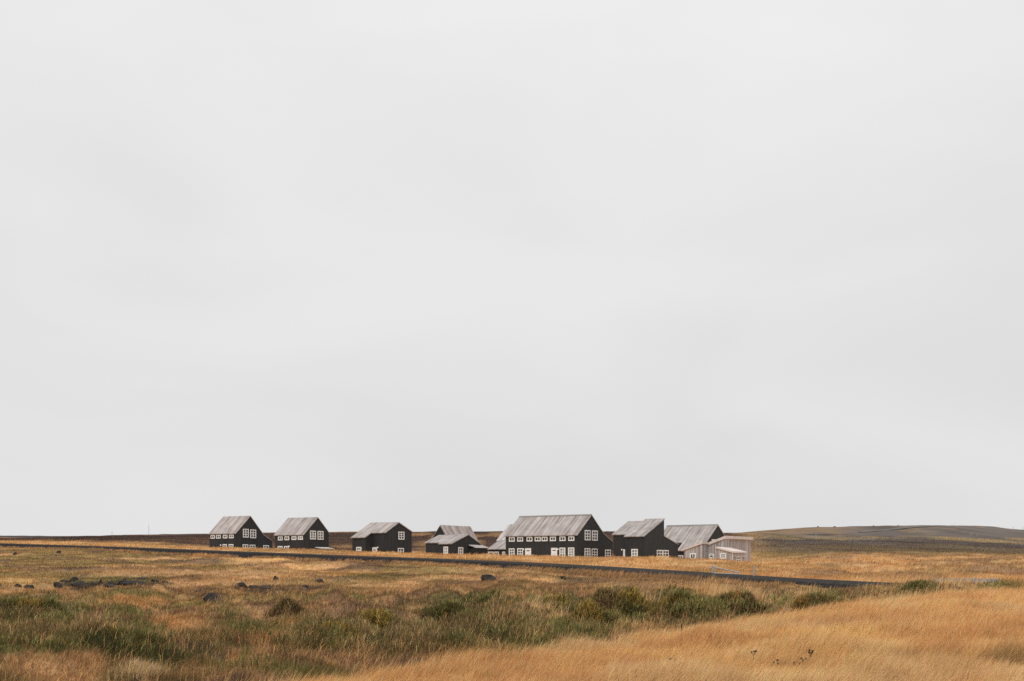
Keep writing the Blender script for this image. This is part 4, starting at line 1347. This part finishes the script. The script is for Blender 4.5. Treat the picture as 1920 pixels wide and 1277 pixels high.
ROCKS = [
    (33, 1101, 13, 6, "small flat rock nearest the left edge of the picture"), (53, 1104, 17, 7, "low rock pair-mate just right of the leftmost flat rock"),
    (110, 1104, 18, 12, "rounded grey rock at the left end of the mossy rock cluster"), (137, 1090, 18, 10, "dark upright rock at the top of the mossy cluster"),
    (150, 1100, 28, 14, "dark sloping block in the middle of the mossy cluster"), (121, 1092, 13, 5, "low rock between the rounded grey one and the dark upright one"),
    (175, 1097, 14, 6, "low rock right of the dark sloping block"), (189, 1095, 7, 8, "narrow pointed rock beside the low rocks of the cluster"),
    (204, 1101, 26, 9, "rounded dark rock below the right half of the mossy cluster"), (230, 1096, 22, 10, "dark rock left of the broad ledge in the mossy cluster"),
    (250, 1097, 34, 11, "broad dark ledge rock at the right of the mossy cluster"), (269, 1087, 20, 6, "low rock on top of the mossy cluster's right end"),
    (291, 1091, 14, 5, "small rock trailing off right of the mossy cluster"), (308, 1092, 11, 3, "last tiny rock of the trail right of the mossy cluster"),
    (110, 1038, 9, 5, "small dark rock high up below the road at the left"), (30, 1040, 9, 4, "small pale rock below the road near the left edge"),
    (373, 1114, 14, 8, "small dark rock just behind the big grey boulder"), (393, 1129, 28, 15, "big grey boulder standing alone left of centre"),
    (455, 1103, 24, 11, "left block of the dark flat outcrop in mid meadow"), (474, 1104, 22, 10, "right block of the dark flat outcrop in mid meadow"),
    (498, 1104, 19, 5, "low flat slab right of the dark flat outcrop"), (517, 1087, 13, 9, "upright dark rock above the dark flat outcrop"),
    (598, 1091, 22, 5, "low dark slab in the green patch below the second house"), (571, 1101, 10, 4, "tiny rock in the grass left of centre below the green patch"),
    (585, 1105, 18, 4, "flat reddish rock in the grass below the green patch"), (917, 1089, 28, 14, "dark blocky boulder in mid meadow below the fourth house"),
    (941, 1093, 13, 4, "small flat rock right of the dark blocky boulder"), (1055, 1085, 16, 5, "low grey rock near the road below the large house"),
    (1430, 1086, 18, 5, "low brown rock at the road edge right of the lone post"),
]
for k, (u, v, w, hgt, lb) in enumerate(ROCKS):
    rock(u, v, w, hgt, lb, 100 + k)
for k, (u, v, w, hgt, lb) in enumerate([(1534, 988.6, 7, 3.0, "leftmost dark boulder on the crest of the right hill"), (1565, 987.6, 8, 3.0, "second dark boulder on the crest of the right hill"),
                                        (1638, 986.0, 5, 2.6, "small dark boulder near the middle of the hill crest"), (1684, 986.0, 8, 2.2, "low wide boulder where the hill crest flattens")]):
    X_, Y_ = (u - UC) / F * 640, 640.0
    o = rock(u, v, w, hgt, lb, 160 + k, "boulders on the hill crest")
    Ys = np.linspace(560, 700, 60); Xs = (u - UC) / F * Ys; zs = ground_z(Xs, Ys)
    j = int(np.argmax(zs / Ys))
    k_ = .46 * Ys[j] / o.location.y
    o.location = (Xs[j], Ys[j], zs[j] + EYE)
    o.data.transform(mathutils.Matrix.Scale(k_, 4))


# ================================================================== gate, posts
Yg = 104.0
def gp(u, v, Y): return ((u - UC) / F * Y, Y, (EV - v) / F * Y + EYE)
p0 = gp(1336.8, 1079, Yg)
gz0 = float(ground_z(np.array([p0[0]]), np.array([p0[1]]))[0]) + EYE
gate = empty("field_gate", (p0[0], p0[1], gz0))
tag(gate, "grey metal gate with a slanting top rail beside the road", "gate")
def rel(p): return (p[0] - p0[0], p[1] - p0[1], p[2] - gz0)
m = MB(); a = rel(gp(1336.8, 1061.5, Yg)); m.tube([(0, 0, -.5), (0, 0, a[2])], .075, 8); m.build("post", M['metal'], gate)
m = MB(); a = rel(gp(1339, 1062.5, Yg)); b = rel(gp(1339, 1075.5, Yg)); m.tube([a, b], .045, 6); m.build("upright", M['metal'], gate)
m = MB(); m.tube([rel(gp(1330, 1062.3, Yg)), rel(gp(1340, 1062.3, Yg))], .05, 6); m.build("bracket", M['metal'], gate)
m = MB(); m.tube([rel(gp(1339.5, 1063.5, Yg)), rel(gp(1386.7, 1074, Yg))], .06, 6); m.build("top_rail", M['metal'], gate)
m = MB(); m.tube([rel(gp(1338, 1074.7, Yg)), rel(gp(1386.7, 1076.8, Yg))], .06, 6); m.build("bottom_rail", M['metal'], gate)


def post(name, u, vt, vb, Y, r, label, cat, mt, group=None, cap=None):
    x, y, zt = gp(u, vt, Y)
    z = float(ground_z(np.array([x]), np.array([Y]))[0]) + EYE
    zb = min(z, zt - 0.3)
    m = MB(); m.tube([(0, 0, -.4), (0, 0, zt - zb - .02), (0, 0, zt - zb)], [r, r * .92, r * .6], 8)
    if cap: m.box(-cap, -.03, zt - zb - cap * 2.4, cap, .05, zt - zb)
    o = m.build(name, mt)
    o.location = (x, y, zb)
    return tag(o, label, cat, group)


post("fence_post", 1414, 1061, 1083, 98, .07, "lone grey post standing by the road right of the gate", "post", M['metal'])
post("utility_pole", 279, 984, 1002, 500, .06, "thin tall pole on the left skyline", "pole", M['timber'])
post("marker_post", 210, 996, 1005, 520, .07, "short thin post on the left skyline near the tall pole", "post", M['timber'])
post("marker_post", 1530, 998, 1004, 430, .10, "short pale post in the yellow band of the right hill", "post", M['metal'], "marker posts on the right hill")
post("marker_post", 1821, 999.5, 1007, 520, .13, "left of two pale posts near the top of the right hill", "post", M['metal'], "marker posts on the right hill")
post("marker_post", 1832, 1000, 1007, 520, .13, "right of two pale posts near the top of the right hill", "post", M['metal'], "marker posts on the right hill")
post("marker_post", 1887, 1007, 1010, 490, .2, "single pale marker lower on the right hill", "post", M['metal'], "marker posts on the right hill")
post("marker_post", 1900, 988, 996, 660, .10, "left thin post on the skyline at the far right", "post", M['timber'], "marker posts on the right hill")
post("marker_post", 1918, 988, 997, 660, .10, "right thin post on the skyline at the far right edge", "post", M['timber'], "marker posts on the right hill")


# ================================================================== dry flower stalks and white flowers
def stalk(u, v, Y, label, seed, heads=3, white=False, name="dry_flower"):
    rg = random.Random(seed)
    X = (u - UC) / F * Y
    z = float(ground_z(np.array([X]), np.array([Y]))[0])
    top = (EV - v) / F * Y - z
    root = empty(name, (X, Y, z + EYE))
    tag(root, label, "flower", "white flowers in the dip" if white else "dry flower stalks in the orange grass")
    m = MB()
    lean = rg.uniform(-.10, .06)
    m.tube([(-lean, 0, -.03), (-lean * .5, .01, top * .5), (0, 0, top - .05)], [.006, .005, .004], 5)
    hd = MB()
    for k in range(heads):
        a = 2 * math.pi * k / heads + rg.random()
        rr = rg.uniform(.02, .075) if heads > 1 else 0
        c = (math.cos(a) * rr, math.sin(a) * rr * .6, top + rg.uniform(-.035, .025))
        if heads > 1: m.tube([(0, 0, top - .09), c], [.004, .003], 4)
        R = rg.uniform(.014, .026) if not white else .045
        hd.tube([(c[0], c[1], c[2] - .018), (c[0], c[1], c[2]), (c[0], c[1], c[2] + .014)], [.008, R, R * .55], 8)
    m.build("stem", M['stalk'], root)
    hd.build("flower_head", M['petal'] if white else M['stalk'], root)
    return root


for k, (u, v, Y, lb, hs) in enumerate([
    (1412.5, 1220, 18.5, "tallest straight dry flower stalk with a flat head, centre of the orange bank", 4), (1520, 1222, 18.5, "dry flower stalk with a forked dark head, furthest right of the group", 5),
    (1506, 1234, 18, "short dark dry flower head just left of the forked one", 3), (1456, 1241, 17.8, "small ragged dry flower head between the flat and the forked ones", 3),
    (1491.7, 1243, 17.8, "tiny dry flower head below the short dark one", 2), (1388.5, 1252, 17.5, "small dry flower head low in the grass left of the tallest stalk", 2),
    (1408, 1272, 17, "dark dry flower head at the bottom edge of the picture", 4), (1259, 1236, 18, "upper of two dry flower heads at the left of the bank", 3), (1266, 1245, 17.8, "lower of two dry flower heads at the left of the bank", 5),
]):
    stalk(u, v, Y, lb, 300 + k, hs)
m = MB(); z = float(ground_z(np.array([(1278 - UC) / F * 24.0]), np.array([24.0]))[0])
tp_ = (EV - 1169) / F * 24.0 - z
m.tube([(0, 0, -.03), (0, 0, tp_ - .16), (0, 0, tp_ - .14), (0, 0, tp_ - .03), (.003, 0, tp_)], [.005, .005, .016, .016, .006], 7)
o = m.build("seed_spike", M['stalk']); o.location = ((1278 - UC) / F * 24.0, 24.0, z + EYE)
tag(o, "dark upright seed spike at the upper edge of the orange bank", "plant")
for k, (u, v, Y, lb) in enumerate([
    (1264, 1138.5, 39, "brightest white flower before the dark bush, left upper"), (1306, 1141, 38, "white flower at the right of the dark bush"), (1257, 1150, 37, "lower left white flower before the dark bush"),
    (1276, 1152.5, 37, "small white flower below the brightest one"), (1364, 1140, 38, "faint white flower beneath the reddish bush"), (1554, 1133, 36, "white flower under the small round bush"),
    (1613, 1100, 55, "white flower by the road edge at the right"), (763, 1177, 31, "lone white flower in the dip left of the twin mounds"), (1573, 1121, 36, "pale flower right of the small round bush"),
]):
    stalk(u, v, Y, lb, 400 + k, 1, True, "white_flower")
